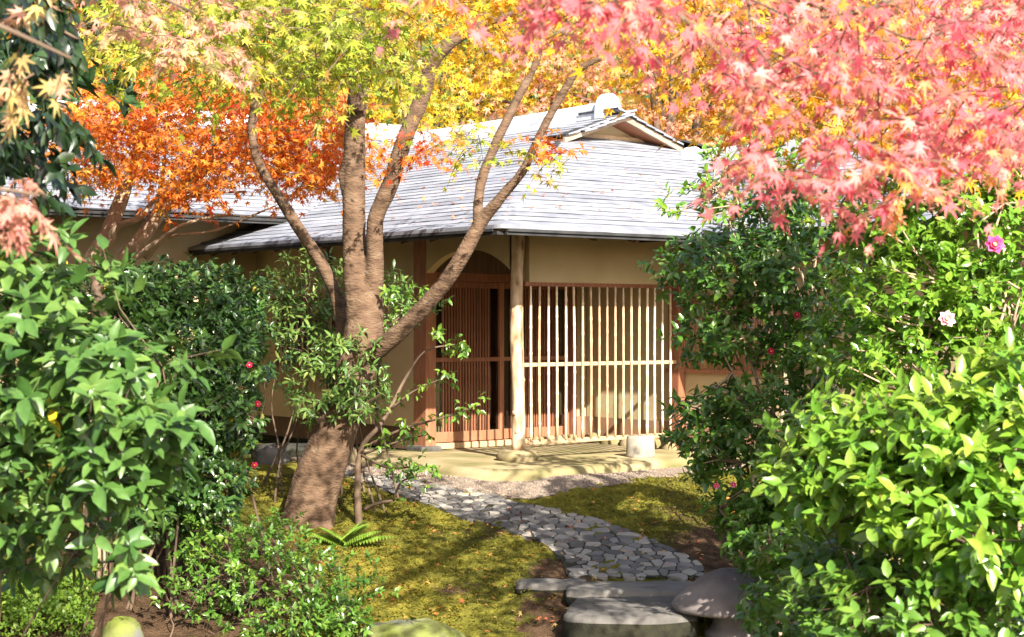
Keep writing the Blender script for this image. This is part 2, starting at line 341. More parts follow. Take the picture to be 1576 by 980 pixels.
def maple_sprays(lv, tw, org, dirs, length, size, k=9, droop=0.8, rmean=0.5, rsd=0.28, twig=0.0022):
    """org (n,3) spray roots, dirs (n,3) unit; leaves in opposite pairs, hanging"""
    n = len(org); length = np.broadcast_to(length, (n,))
    rr = np.clip(rmean + rsd * 0.6 * rng.normal(size=n), 0, 1)
    side = unit(np.cross(dirs, [0, 0, 1.0]) + 0.2 * rng.normal(size=(n, 3)))
    for j in range(k):
        t = (j // 2 + 1) / (k // 2 + 1) if j < k - 1 else 1.02
        sgn = (1 if j % 2 else -1)
        off = np.array([0, 0, -1.0]) * (0.25 * t * t)
        base = org + (dirs * t + off) * length[:, None] + 0.03 * rng.normal(size=(n, 3)) * length[:, None]
        pet = (side * sgn * 0.9 if j < k - 1 else dirs) + dirs * 0.5 + np.array([0, 0, -droop]) * rng.uniform(0.3, 1.3, (n, 1)) + 0.35 * rng.normal(size=(n, 3))
        ax = unit(pet); nref = unit(np.array([0, 0, 1.0]) + np.array([0, -0.5, 0]) + 0.7 * rng.normal(size=(n, 3)))
        sc = size * rng.uniform(0.65, 1.15, n)
        base = base + ax * (size * 0.25)
        r = np.clip(rr + rsd * 0.6 * rng.normal(size=n), 0, 0.999)
        Rm = frames(ax, nref); Rm[:, :, 2] *= rng.uniform(-0.8, 3.0, (n, 1)); Rm[:, :, 0] *= rng.uniform(0.75, 1.1, (n, 1))
        lv.add(base, Rm, sc, r)
    if tw is not None:
        for i in range(n):
            q = [org[i] + (dirs[i] * t + np.array([0, 0, -0.25 * t * t])) * length[i] for t in (0, 0.35, 0.7, 1.0)]
            tw.tube(q, [twig * 1.5, twig * 1.2, twig, twig * 0.6], 3, cap=False)
def clusters(lv, org, dirs, size, k=6, open_=(0.6, 1.25), stem=0.05, rmean=0.5, rsd=0.25, upref=0.6, droop=0.0):
    """whorls / short shoots of broad leaves round direction dirs"""
    n = len(org); a = unit(np.cross(dirs, unit(rng.normal(size=(n, 3))))); b = np.cross(dirs, a)
    rr = np.clip(rmean + rsd * 0.7 * rng.normal(size=n), 0, 1); ph = rng.uniform(0, 6.28, n)
    for j in range(k):
        th = ph + j * 2.4 + 0.25 * rng.normal(size=n); op = rng.uniform(*open_, n) * (0.75 + 0.4 * (k - j) / k)
        ax = dirs * np.cos(op)[:, None] + (a * np.cos(th)[:, None] + b * np.sin(th)[:, None]) * np.sin(op)[:, None]
        ax = unit(ax + np.array([0, 0, -droop]) * rng.uniform(0.4, 1.2, (n, 1)))
        nref = unit(dirs + np.array([0, 0, upref]) + 0.25 * rng.normal(size=(n, 3)))
        base = org + dirs * (stem * (j / k))
        lv.add(base.copy(), frames(ax, nref), size * rng.uniform(0.6, 1.12, n), np.clip(rr + rsd * 0.5 * rng.normal(size=n), 0, 0.999))
def in_poly(P, poly):
    poly = np.asarray(poly, float); x, y = P[:, 0], P[:, 1]; c = np.zeros(len(P), bool); j = len(poly) - 1
    for i in range(len(poly)):
        xi, yi = poly[i]; xj, yj = poly[j]
        c ^= ((yi > y) != (yj > y)) & (x < (xj - xi) * (y - yi) / (yj - yi + 1e-12) + xi); j = i
    return c
def region(poly, Y0, Y1, n):
    """random points of a volume whose outline seen from the garden gate is poly"""
    poly = np.asarray(poly, float); lo, hi = poly.min(0), poly.max(0); out = np.zeros((0, 2))
    while len(out) < n:
        q = rng.uniform(lo, hi, (n * 2, 2)); out = np.vstack([out, q[in_poly(q, poly)]])
    q = out[:n]; Y = rng.uniform(Y0, Y1, n)
    return np.stack([(q[:, 0] - CX) / F * Y, Y, CAMZ + (HY - q[:, 1]) / F * Y], 1)
def rand_dir(n, down=0.1, spread=0.35):
    a = rng.uniform(0, 2 * math.pi, n)
    return unit(np.stack([np.cos(a), np.sin(a), -down + spread * rng.normal(size=n)], 1))
def limb_world(path, n=5):
    """[(px, py, depth, width_px)] -> spline points and radii"""
    P = np.array([at(a, b, c) for a, b, c, _ in path]); r = np.array([d / 2 / F * c for _, _, c, d in path])
    Q = spline(np.column_stack([P, r]), n); return Q[:, :3], np.maximum(Q[:, 3], 0.002)
def organic(o, voxel, noise_size=0.25, strength=0.02):
    rm = o.modifiers.new('remesh', 'REMESH'); rm.mode = 'VOXEL'; rm.voxel_size = voxel; rm.use_smooth_shade = True
    sm = o.modifiers.new('smooth', 'SMOOTH'); sm.iterations = 4; sm.factor = 0.5
    if strength:
        tx = bpy.data.textures.new('knots', 'CLOUDS'); tx.noise_scale = noise_size
        d = o.modifiers.new('knots', 'DISPLACE'); d.texture = tx; d.strength = strength; d.mid_level = 0.5; d.texture_coords = 'LOCAL'

# ------------------------------------------------------------------ ground
def axis_grid(lo, hi, step, far):
    a = list(np.arange(lo, hi + 1e-6, step)); d = step; x = hi; up = []
    while x < far: d *= 1.35; x += d; up.append(x)
    d = step; x = lo; dn = []
    while x > -far: d *= 1.35; x -= d; dn.append(x)
    return np.array(dn[::-1] + a + up)
gx = axis_grid(-4.2, 4.2, 0.05, 400); gy = axis_grid(9.8, 16.5, 0.05, 400)
XX, YY = np.meshgrid(gx, gy); near = (np.abs(XX) < 4.3) & (YY > 9.7) & (YY < 16.6)
fine = 0.014 * np.sin(XX * 7.3 + np.sin(YY * 4.1)) * np.sin(YY * 6.1 + np.sin(XX * 5.3)) + 0.012 * (np.sin(XX * 23 + 3 * np.sin(YY * 9)) * np.sin(YY * 19 + 2 * np.sin(XX * 13))) + 0.006 * rng.normal(size=XX.shape)
ZZ = ground_h(XX, YY) + np.where(near, fine, 0)
hill = np.clip(np.hypot(XX, YY) - 30, 0, 200); ZZ = ZZ + 0.28 * hill * (hill < 200) * sstep(20, 40, YY)
nx, ny = len(gx), len(gy); idx = np.arange(nx * ny).reshape(ny, nx)
FQ = np.stack([idx[:-1, :-1], idx[:-1, 1:], idx[1:, 1:], idx[1:, :-1]], -1).reshape(-1, 4)
gm = mesh_np('ground', np.stack([XX, YY, ZZ], -1).reshape(-1, 3), FQ, M['moss'], smooth=True)
def blob_mask(px, py, r):           # soft bare patch round a spot
    c = unp(px, py); return np.exp(-(((XX - c[0]) / r) ** 2 + ((YY - c[1]) / (r * 1.6)) ** 2))
soil = 0.95 * blob_mask(880, 960, 0.42) + 0.9 * blob_mask(860, 880, 0.26) + 0.85 * blob_mask(1120, 850, 0.5) + 0.6 * blob_mask(760, 820, 0.16) \
    + 0.9 * blob_mask(330, 900, 0.9) + 0.9 * blob_mask(100, 900, 0.9) + 0.7 * blob_mask(1300, 930, 1.0) + 0.5 * blob_mask(700, 905, 0.22)
soil = np.clip(soil, 0, 1); soil = np.where((YY < 10.4) | (np.abs(XX) > 4.5), 0.8, soil)
av = gm.attributes.new('soil', 'FLOAT', 'POINT'); av.data.foreach_set('value', soil.ravel().astype(np.float32))
tag(link('ground', gm), kind='structure')

# ------------------------------------------------------------------ house frame
PO = np.array([0.05, 15.46, 0.0]); TH = math.radians(38)
LV = np.array([-math.sin(TH), math.cos(TH), 0]); RV = np.array([math.cos(TH), math.sin(TH), 0]); UV = np.array([0, 0, 1.0])
def hw(l, r, z): return PO + LV * l + RV * r + UV * z
FZ = 0.20                                                     # porch floor
house = thing('tea_house', 'low wooden tea house with pale shingled roof, plaster walls and bamboo-lattice porch', 'house', hw(0, 0, FZ))
def hbox(l0, l1, r0, r1, z0, z1, mb=None):
    mb = mb or MB(); return mb.frame_box(PO, LV, RV, UV, l0, l1, r0, r1, z0, z1)

# walls (each its own part)
hbox(1.60, 4.70, -0.05, 0.06, 0.42, 2.45).build('wall', M['plaster'], house)                 # left face beyond the pillar
hbox(1.46 + 0.02, 1.46 + 0.12, 1.92, 2.0, 0.46, 2.4).build('wall', M['plaster'], house)
hbox(1.46, 1.58, 2.0, 4.2, 0.46, 2.4).build('wall', M['plaster'], house)
hbox(1.445, 1.59, 1.93, 4.2, 0.20, 0.47).build('wall_base', M['plaster_base'], house)
hbox(-3.6, 1.44, 2.06, 2.18, 0.46, 2.4).build('wall', M['plaster'], house)                     # wing wall coming forward
hbox(-3.6, 1.44, 2.045, 2.20, 0.20, 0.47).build('wall_base', M['plaster_base'], house)
hbox(-0.05, 0.05, 0.10, 2.0, 1.825, 2.42).build('hanging_wall', M['plaster'], house)           # above the lattice
hbox(1.46, 1.55, 0.08, 1.92, 1.952, 2.4).build('hanging_wall', M['wood_dark'], house)             # above the door, inside; dark wood colour paints in the shadow behind the arch
hbox(4.70, 4.82, -9.0, 4.0, 0.30, 2.9).build('wall', M['plaster'], house)                      # left wing
hbox(-3.75, -3.6, 2.06, 7.0, 0.2, 2.4).build('wall', M['plaster'], house)
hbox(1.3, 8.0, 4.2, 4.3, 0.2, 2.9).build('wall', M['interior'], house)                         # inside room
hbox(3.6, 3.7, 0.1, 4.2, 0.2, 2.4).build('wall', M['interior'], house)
hbox(1.62, 3.58, 0.08, 4.18, 0.30, 0.36).build('room_floor', M['wood_dark'], house)
hbox(1.62, 3.58, 0.08, 4.18, 2.36, 2.41).build('room_ceiling', M['wood_dark'], house)
hbox(1.66, 1.72, 0.05, 0.35, 0.36, 1.1).build('inner_screen', M['plaster'], house)
# arched hanging wall on the left face: from post to pillar
def arch():
    mb = MB(); n = 24; l0, l1 = 0.06, 1.38; top = 2.42; V = []
    for r in (-0.045, 0.045):
        for i in range(n + 1):
            t = i / n; l = l0 + (l1 - l0) * t
            z = 1.94 + 0.20 * (1 - abs(2 * t - 1) ** 2.3)
            V.append(hw(l, r, z))
        for i in range(n + 1):
            l = l0 + (l1 - l0) * i / n; V.append(hw(l, r, top))
    m = n + 1; f = []
    for i in range(n):
        f.append((i, i + 1, m + i + 1, m + i)); f.append((2 * m + i, 3 * m + i, 3 * m + i + 1, 2 * m + i + 1)); f.append((i, 2 * m + i, 2 * m + i + 1, i + 1))
    mb.add(V, f); return mb
tag(arch().build('arched_wall', M['plaster'], house), 'dark plaster wall with a flat arch over the entrance')
# frame posts and beams
def log_post(l, r, z0, z1, rad):
    n = 34; zz = np.linspace(z0, z1, n); pts = [hw(l, r, z) + np.array([0.010 * math.sin(z * 3.1), 0.006 * math.sin(z * 4.7 + 1), 0]) for z in zz]
    rr = [rad * (1 + 0.05 * math.sin(z * 6) - 0.08 * (z - z0) / (z1 - z0)) for z in zz]
    return MB().tube(pts, rr, 20, jit=0.025)
lp = log_post(0, 0, FZ + 0.07, 2.42, 0.062); post = lp.build('corner_post', M['log'], house, True)
for z, ang in ((0.62, 0.3), (1.18, 3.4), (0.92, 2.6), (1.42, 5.6), (1.30, 3.9), (0.45, 0.9), (1.72, 4.4)):
    d = np.array([math.cos(ang + 3.8), math.sin(ang + 3.8), 0.25]); c = hw(0, 0, z)
    MB().tube([c + d * 0.04, c + d * 0.062, c + d * 0.07], [0.030, 0.022, 0.006], 10).build('knot', M['log'], post, True)
fs = MB(); n = 18
prof = [(0.0, 0.17), (0.05, 0.20), (0.09, 0.175), (0.115, 0.11)]
for z, rd in prof:
    fs.v += [tuple(hw(0, 0, FZ - 0.02 + z) + np.array([math.cos(a), math.sin(a), 0]) * rd * (1 + 0.08 * math.sin(3 * a))) for a in np.arange(n) / n * 6.2832]
for i in range(3): fs.f += [(i * n + j, i * n + (j + 1) % n, (i + 1) * n + (j + 1) % n, (i + 1) * n + j) for j in range(n)]
fs.f.append(tuple(range(3 * n, 4 * n))); fs.build('foundation_stone', M['slab'], house, True)
hbox(1.38, 1.59, -0.05, 0.075, FZ + 0.03, 2.42).build('pillar', M['wood_red'], house, bevel=0.008)
hbox(1.34, 1.63, -0.12, 0.12, FZ - 0.02, FZ + 0.05).build('foundation_stone', M['stone'], house, bevel=0.02)
hbox(-0.055, 0.055, 1.97, 2.06, FZ, 2.42).build('pillar', M['wood_red'], house, bevel=0.006)
hbox(3.1, 3.2, -0.065, 0.03, 0.30, 2.42).build('pillar', M['wood_dark'], house, bevel=0.006)
hbox(-0.04, 0.04, 0.06, 1.97, 1.79, 1.83).build('lintel', M['wood_red'], house)
hbox(1.60, 4.7, -0.03, 0.05, 0.20, 0.42).build('underfloor_board', M['wood_dark'], house)

# bamboo lattice
lat = hbox(-0.028, 0.028, 0.06, 1.985, 0.335, 0.375).build('lattice', M['wood_pale'], house, bevel=0.004)
hbox(-0.020, 0.020, 0.06, 1.97, 1.05, 1.085).build('rail', M['wood_pale'], lat, bevel=0.003)
for i in range(18):
    r = 0.135 + i * 0.1025; rad = 0.0125 * rng.uniform(0.9, 1.1); pts = []; rr = []
    z = 0.36; zs = [0.36]
    nodes = np.cumsum(rng.uniform(0.2, 0.3, 9)) + 0.36 - rng.uniform(0, 0.2)
    samples = [(0.37, 1), (1.79, 1)] + [(q, 1.28) for q in nodes if 0.4 < q < 1.77] + [(q + e, 1.0) for q in nodes for e in (-0.018, 0.018) if 0.4 < q + e < 1.77]
    samples.sort(); lean = rng.normal() * 0.004; bow = rng.normal() * 0.006
    for zz, k in samples:
        t = (zz - 0.37) / 1.42; pts.append(hw(-0.032, r + lean * t + bow * math.sin(3.14 * t), zz)); rr.append(rad * k * (1 - 0.12 * t))
    MB().tube(pts, rr, 8).build('bamboo_bar', M['bamboo'], lat, True)

# sliding doors
def door(r0, r1, lpl):
    z0, z1 = 0.27, 1.86
    d = hbox(lpl - 0.016, lpl + 0.016, r0, r0 + 0.055, z0, z1).build('door', M['wood_red'], house, bevel=0.003)      # stile carries the rest
    hbox(lpl - 0.016, lpl + 0.016, r1 - 0.055, r1, z0, z1).build('stile', M['wood_red'], d, bevel=0.003)
    hbox(lpl - 0.015, lpl + 0.015, r0 + 0.055, r1 - 0.055, z0, z0 + 0.10).build('rail', M['wood_red'], d, bevel=0.003)
    hbox(lpl - 0.015, lpl + 0.015, r0 + 0.055, r1 - 0.055, z1 - 0.06, z1).build('rail', M['wood_red'], d, bevel=0.003)
    hbox(lpl - 0.018, lpl + 0.012, r0 + 0.055, r1 - 0.055, 1.065, 1.105).build('rail', M['wood_red'], d)
    hbox(lpl + 0.018, lpl + 0.022, r0 + 0.05, r1 - 0.05, z0 + 0.1, z1 - 0.06).build('pane', M['glass'], d)
    n = 17; w0 = r0 + 0.17; w1 = r1 - 0.19
    sm = MB().frame_box((0, 0, 0), LV, RV, UV, -0.009, 0.009, -0.0065, 0.0065, z0 + 0.1, z1 - 0.06).mesh('slat', M['wood_red'])
    for i in range(n):
        link('slat', sm, d, hw(lpl - 0.001, w0 + (w1 - w0) * i / (n - 1), 0))
door(0.07, 0.995, 1.50); door(0.965, 1.90, 1.54)
hbox(1.455, 1.60, 0.075, 1.92, 0.205, 0.262).build('sill', M['wood_pale'], house, bevel=0.004)
hbox(1.465, 1.60, 0.075, 1.92, 1.865, 1.95).build('lintel', M['wood_red'], house, bevel=0.004)
hbox(1.47, 1.60, 1.885, 1.955, 0.21, 1.95).build('jamb', M['wood_red'], house, bevel=0.004)
# round plinth and foundation stones below the lattice end
pl = MB(); c = hw(-0.42, 1.13, 0)
pl.tube([c + UV * FZ, c + UV * (FZ + 0.02), c + UV * (FZ + 0.185), c + UV * (FZ + 0.2)], [0.14, 0.135, 0.13, 0.118], 28)
tag(pl.build('plinth', M['white_stone'], house, True), 'short white round plinth in front of the lattice')
for i in range(8):
    r = 0.75 + i * 0.155; c = hw(1.40, r, FZ + 0.03); w = rng.uniform(0.06, 0.085)
    b = MB().tube([c - UV * 0.05, c, c + UV * 0.045, c + UV * 0.06], [w * 0.9, w, w * 0.8, w * 0.4], 9, jit=0.06)
    if i > 3: b.build('foundation_stone', M['slab'], house, True)
for i in range(10):
    r = 2.10; l = 1.3 - i * 0.3; c = hw(l, r - 0.05, FZ + 0.02); w = rng.uniform(0.1, 0.15)
    MB().tube([c - UV * 0.1, c, c + UV * 0.06, c + UV * 0.085], [w * 0.9, w, w * 0.8, w * 0.4], 9, jit=0.06).build('foundation_stone', M['slab'], house, True)
# lattice window on the left wall
win = hbox(2.55, 4.3, -0.085, -0.06, 0.98, 1.02).build('window', M['wood_dark'], house)
hbox(2.55, 4.3, -0.085, -0.06, 1.68, 1.72).build('rail', M['wood_dark'], win)
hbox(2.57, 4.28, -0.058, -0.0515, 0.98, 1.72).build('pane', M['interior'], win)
wb = MB().tube([(0, 0, 0.72), (0, 0, 1.69)], 0.013, 7).mesh('window_bar', M['wood_pale'], True)
for i in range(15): link('window_bar', wb, win, hw(2.62 + i * 0.115, -0.075, 0) * np.array([1, 1, 0]))
# reed panel on the wing wall
rp = hbox(-1.6, 0.2, 2.030, 2.058, 0.96, 1.0).build('reed_window', M['wood_red'], house)
hbox(-1.6, 0.2, 2.030, 2.058, 1.66, 1.70).build('rail', M['wood_red'], rp)
rb = MB().tube([(0, 0, 1.0), (0, 0, 1.66)], 0.0085, 6).mesh('reed', M['reed'], True)
for i in range(84): link('reed', rb, rp, hw(-1.58 + i * 0.021, 2.040, 0) * np.array([1, 1, 0]))

# ------------------------------------------------------------------ roofs
EZ, PM = 2.27, 0.35           # eave height, pitch of the main roof
EV = -0.9                     # eave line
RR = 3.70; GL = 3.00           # ridge, gable plane
WE, WR, WP = 1.45, 4.45, 0.365 # right wing eave, ridge, pitch
LE, LR, LP, LZ = 3.9, 7.9, 0.37, 2.6   # left wing eave line, ridge line, pitch, eave height
def zmain(d): return EZ + PM * d
def course(parent, path, out, wdt, pitch, thick=0.015, lift=0.011, dark=True):
    """one shingle course: path = list of (l, r, z) of its lower edge, out = uphill unit (dl, dr) at each point"""
    V = []; n = len(path)
    for (l, r, z), (ul, ur) in zip(path, out):
        j = rng.normal() * 0.0022; zz = z + lift + j
        k = math.hypot(ul, ur)
        V += [hw(l, r, zz - thick), hw(l, r, zz), hw(l + ul * wdt, r + ur * wdt, z + pitch * wdt + 0.004), hw(l + ul * wdt, r + ur * wdt, z + pitch * wdt - 0.02)]
    f = []
    for i in range(n - 1):
        a, b = i * 4, i * 4 + 4
        f += [(a, b, b + 1, a + 1), (a + 1, b + 1, b + 2, a + 2), (a + 3, a, b, b + 3)[::-1]]
    f += [(0, 1, 2, 3), ((n - 1) * 4 + 3, (n - 1) * 4 + 2, (n - 1) * 4 + 1, (n - 1) * 4)]
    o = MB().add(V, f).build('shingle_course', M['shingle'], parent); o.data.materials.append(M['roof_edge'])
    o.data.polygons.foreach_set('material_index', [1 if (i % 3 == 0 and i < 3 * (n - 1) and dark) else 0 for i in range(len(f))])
def lin(a, b, step=0.28):
    n = max(2, int(abs(b - a) / step) + 2); return np.linspace(a, b, n)
STEP = 0.145
# main roof deck (dark underside), then courses wrapping round the hip
deck = MB()
def deck_sheet(pts, th=0.025):
    n = len(pts); top = [hw(l, r, z - 0.022) for l, r, z in pts]; bot = [hw(l, r, z - 0.022 - th) for l, r, z in pts]
    deck.add(top + bot, [tuple(range(n)), tuple(range(2 * n - 1, n - 1, -1))] + [(i, n + i, n + (i + 1) % n, (i + 1) % n) for i in range(n)])
def P3(l, r, z): return (l, r, z)
dh = GL - EV
cc = EV + 0.07
deck_sheet([(cc + 0.03, EV, EZ), (cc, cc, zmain(0.07)), (GL, GL, zmain(dh)), (GL, RR, zmain(RR - EV)), (9.5, RR, zmain(RR - EV)), (9.5, EV, EZ)])
deck_sheet([(cc, cc, zmain(0.07)), (EV, cc + 0.03, EZ), (EV, 9.7, EZ), (GL, 9.7 - dh, zmain(dh)), (GL, GL, zmain(dh))])
deck_sheet([(EV, 9.7, EZ), (9.5, 9.7, EZ), (9.5, RR, zmain(RR - EV)), (GL, RR, zmain(RR - EV)), (GL, 9.7 - dh, zmain(dh))])
roof = tag(deck.build('roof', M['roof_edge'], house), 'pale grey shingled hip-and-gable roof')
def left_end(z): return max(4.72, LE + (z - LZ) / LP + 0.12)
d = 0.0; k = 0
while d < RR - EV - 0.05:
    z = zmain(d); path = []; out = []
    e = EV + d
    if d < dh - 0.02:
        rc = 0.10 + 0.08 * d                               # courses bend softly round the hip
        for l in lin(left_end(z), e + rc): path.append((l, e, z)); out.append((0, 1.0))
        out[-1] = (1.0, 1.0)
        for a in np.linspace(0, math.pi / 2, 7)[1:-1]:
            path.append((e + rc - rc * math.sin(a), e + rc - rc * math.cos(a), z)); out.append((1.0, 1.0))
        rend = min(WE + (z - EZ) / WP + 0.15, RR + RR - EV - d)
        k0 = len(out)
        for r in lin(e + rc, rend): path.append((e, r, z)); out.append((1.0, 0))
        out[k0] = (1.0, 1.0)
    else:
        for l in lin(left_end(z), GL - 0.42): path.append((l, e, z)); out.append((0, 1.0))
    course(roof, path, out, STEP * 1.25, PM, thick=0.034 if k == 0 else 0.015, dark=k > 0)
    d += STEP; k += 1
# dark eave edge board below the first course
eb = MB()
eb.frame_box(PO, LV, RV, UV, EV + 0.06, 4.72, EV + 0.02, EV + 0.09, EZ - 0.075, EZ - 0.045)
eb.frame_box(PO, LV, RV, UV, EV + 0.02, EV + 0.09, EV + 0.095, WE + 0.05, EZ - 0.075, EZ - 0.045)
eb.build('eave_board', M['roof_edge'], roof)
for l in np.arange(0.26, 4.6, 0.46):
    MB().add([hw(l + a, EV + 0.12 + q, EZ - 0.085 + PM * (0.12 + q) - h) for q in (0, 0.95) for a in (-0.022, 0.022) for h in (0.05, 0.0)], [(0, 1, 3, 2), (4, 6, 7, 5), (0, 4, 5, 1), (2, 3, 7, 6), (0, 2, 6, 4), (1, 5, 7, 3)]).build('rafter', M['wood_dark'], roof)
for r in np.arange(0.26, 1.6, 0.46):
    MB().add([hw(EV + 0.12 + q, r + a, EZ - 0.085 + PM * (0.12 + q) - h) for q in (0, 0.95) for a in (-0.022, 0.022) for h in (0.05, 0.0)], [(0, 1, 3, 2), (4, 6, 7, 5), (0, 4, 5, 1), (2, 3, 7, 6), (0, 2, 6, 4), (1, 5, 7, 3)]).build('rafter', M['wood_dark'], roof)
hbox(-0.06, 4.68, -0.075, -0.05 + 0.1, 2.425, 2.52).build('wall_plate', M['wood_dark'], roof)
hbox(-0.06, 0.05, 0.06, 2.0, 2.425, 2.52).build('wall_plate', M['wood_dark'], roof)
# gable: plaster triangle, verges, right slope of the little top roof
zr = zmain(RR - EV); hb = zmain(dh)
gw = (zr - hb) / PM
MB().add([hw(GL, RR - gw, hb - 0.03), hw(GL, RR + gw, hb - 0.03), hw(GL, RR, zr - 0.03), hw(GL + 0.1, RR - gw, hb - 0.03), hw(GL + 0.1, RR + gw, hb - 0.03), hw(GL + 0.1, RR, zr - 0.03)],
         [(0, 1, 2), (3, 5, 4), (0, 3, 4, 1), (1, 4, 5, 2), (2, 5, 3, 0)]).build('gable', M['plaster'], roof)
hbox(GL - 0.05, GL - 0.003, RR - gw, RR + gw, hb - 0.05, hb + 0.035).build('gable_board', M['wood_pale'], roof)
for s in (-1, 1):                                           # verge boards and soffits
    A = (RR + s * (gw + 0.22), hb - 0.07); B = (RR, zr)
    f = [(0, 1, 3, 2), (4, 6, 7, 5), (0, 4, 5, 1), (2, 3, 7, 6), (0, 2, 6, 4), (1, 5, 7, 3)]
    MB().add([hw(l, q[0], q[1] + h) for l in (GL - 0.34, GL - 0.30) for q in (A, B) for h in (-0.062, 0.004)], f).build('bargeboard', M['bargeboard'], roof)
    MB().add([hw(l, q[0], q[1] + h) for l in (GL - 0.297, GL + 0.3) for q in (A, B) for h in (-0.055, -0.02)], f).build('verge_soffit', M['wood_red'], roof)
    MB().add([hw(l, q[0], q[1] + h) for l in (GL - 0.36, GL - 0.18) for q in (A, B) for h in (0.008, 0.035)], f).build('verge_edge', M['roof_edge'], roof)
for i in range(8):                                          # top roof courses overhanging the gable on the left, then the far side
    q = gw + 0.2 - i * STEP
    if q < 0: break
    course(roof, [(l, RR - q, zr - PM * q + 0.03) for l in (GL + 0.35, GL - 0.05, GL - 0.38)], [(0, 1.0)] * 3, STEP * 1.2, PM)
    course(roof, [(l, RR + q, zr - PM * q + 0.03) for l in (GL - 0.38, GL - 0.05, GL + 0.35)], [(0, -1.0)] * 3, STEP * 1.2, PM)
def ridge_cap(name, a, b, parent, w=0.13, h=0.2, endt=True):
    a = np.array(a); b = np.array(b); d_ = unit(b - a); sd = np.cross(d_, UV); mb = MB(); V = []
    prof = [(-w, -0.05), (-w, 0.06), (-w * 0.8, 0.06), (-w * 0.8, h * 0.6), (-w * 0.6, h * 0.85), (0, h), (w * 0.6, h * 0.85), (w * 0.8, h * 0.6), (w * 0.8, 0.06), (w, 0.06), (w, -0.05)]
    m = len(prof); nn = 14
    for i in range(nn):
        c = a + (b - a) * i / (nn - 1); sag = -0.02 * math.sin(math.pi * i / (nn - 1))
        V += [c + sd * x + UV * (z + sag) for x, z in prof]
    f = [(i * m + j, i * m + (j + 1) % m, (i + 1) * m + (j + 1) % m, (i + 1) * m + j) for i in range(nn - 1) for j in range(m)]
    f += [tuple(range(m))[::-1], tuple(range((nn - 1) * m, nn * m))]
    o = mb.add(V, f).build(name, M['ridge_tile'], parent)
    if endt:
        e = MB(); c = a - d_ * 0.05; n = 20; V = []
        for q in (0.0, 0.15):
            for i in range(n):
                t = i / (n - 1); x = (w * 1.25) * math.cos(math.pi * (1 - t)); z = -0.06 + (h * 1.75) * (math.sin(math.pi * t) ** 0.6 if 0 < i < n - 1 else 0)
                V.append(c + d_ * q + sd * x + UV * z)
        e.add(V, [tuple(range(n)), tuple(range(2 * n - 1, n - 1, -1))] + [(i, n + i, n + (i + 1) % n, (i + 1) % n) for i in range(n)])
        e.build('ridge_end_tile', M['ridge_tile'], parent, bevel=0.02)
    return o
ridge_cap('ridge_cap', hw(GL - 0.05, RR, zr), hw(9.0, RR, zr), roof)
# left wing
deck = MB()
zl = LZ + LP * (LR - LE)
deck_sheet([(LE, -9.0, LZ), (LE, 4.0, LZ), (LR, 4.0, zl), (LR, -9.0, zl)]); deck_sheet([(LR, -9.0, zl), (LR, 4.0, zl), (LR + 4, 4.0, LZ), (LR + 4, -9.0, LZ)])
roof2 = tag(deck.build('roof', M['roof_edge'], house), 'shingled roof of the left wing behind the orange maple')
d = 0.0
while d < LR - LE - 0.05:
    z = LZ + LP * d; rend = (z - EZ) / PM + EV + 0.12
    course(roof2, [(LE + d, r, z) for r in lin(-9.0, rend, 0.5)], [(1.0, 0)] * len(lin(-9.0, rend, 0.5)), STEP * 1.25, LP)
    d += STEP
hbox(LE + 0.02, LE + 0.09, -9.0, 0.3, LZ - 0.075, LZ - 0.045).build('eave_board', M['roof_edge'], roof2)
ridge_cap('ridge_cap', hw(LR, 4.3, zl), hw(LR, -9.0, zl), roof2, endt=False)
# right wing
deck = MB(); zw = EZ + WP * (WR - WE)
deck_sheet([(-4.0, WE, EZ), (2.3, WE, EZ), (2.3, WR, zw), (-4.0, WR, zw)]); deck_sheet([(-4.0, WR, zw), (2.3, WR, zw), (2.3, WR + 3, EZ), (-4.0, WR + 3, EZ)])
roof3 = tag(deck.build('roof', M['roof_edge'], house), 'shingled roof of the right wing behind the pink leaves')
d = 0.0
while d < WR - WE - 0.05:
    z = EZ + WP * d; lend = (z - EZ) / PM + EV + 0.15
    xs = lin(lend, -4.0, 0.4)
    course(roof3, [(l, WE + d, z) for l in xs], [(0, 1.0)] * len(xs), STEP * 1.25, WP); d += STEP
hbox(-4.0, EV, WE + 0.02, WE + 0.09, EZ - 0.075, EZ - 0.045).build('eave_board', M['roof_edge'], roof3)
ridge_cap('ridge_cap', hw(2.35, WR, zw), hw(-4.0, WR, zw), roof3, 0.11, 0.13)

# ------------------------------------------------------------------ porch slab, gravel, path
def slab_outline(scale=1.0):
    pts = [(-0.85, -0.55), (-0.92, 0.2), (-0.80, 0.9), (-0.86, 1.6), (-0.78, 2.3), (0.0, 2.3), (1.5, 2.2), (1.62, 0.8), (1.62, 0.0), (2.4, -0.35), (2.5, -0.7), (1.6, -0.85), (0.7, -1.0), (0.1, -0.95), (-0.5, -0.85)]
    P = np.array(pts); C = np.vstack([P, P[:1]]); Q = spline(np.column_stack([C, np.zeros(len(C))]), 6)[:-1, :2]; return Q
Q = slab_outline(); n = len(Q); mb = MB(); cen = Q.mean(0); V = []
for ins, z in ((0.0, -0.05), (0.0, FZ - 0.05), (0.02, FZ - 0.018), (0.06, FZ)):
    for l, r in Q:
        v = np.array([l, r]) - cen; v = v * (1 - ins / np.linalg.norm(v)); p = v + cen
        V.append(hw(p[0], p[1], z + (0.006 * math.sin(l * 7 + r * 5) if ins else 0)))
f = [(i * n + j, i * n + (j + 1) % n, (i + 1) * n + (j + 1) % n, (i + 1) * n + j) for i in range(3) for j in range(n)] + [tuple(range(3 * n, 4 * n))]
tag(mb.add(V, f).build('porch_slab', M['slab'], None, True), kind='structure')
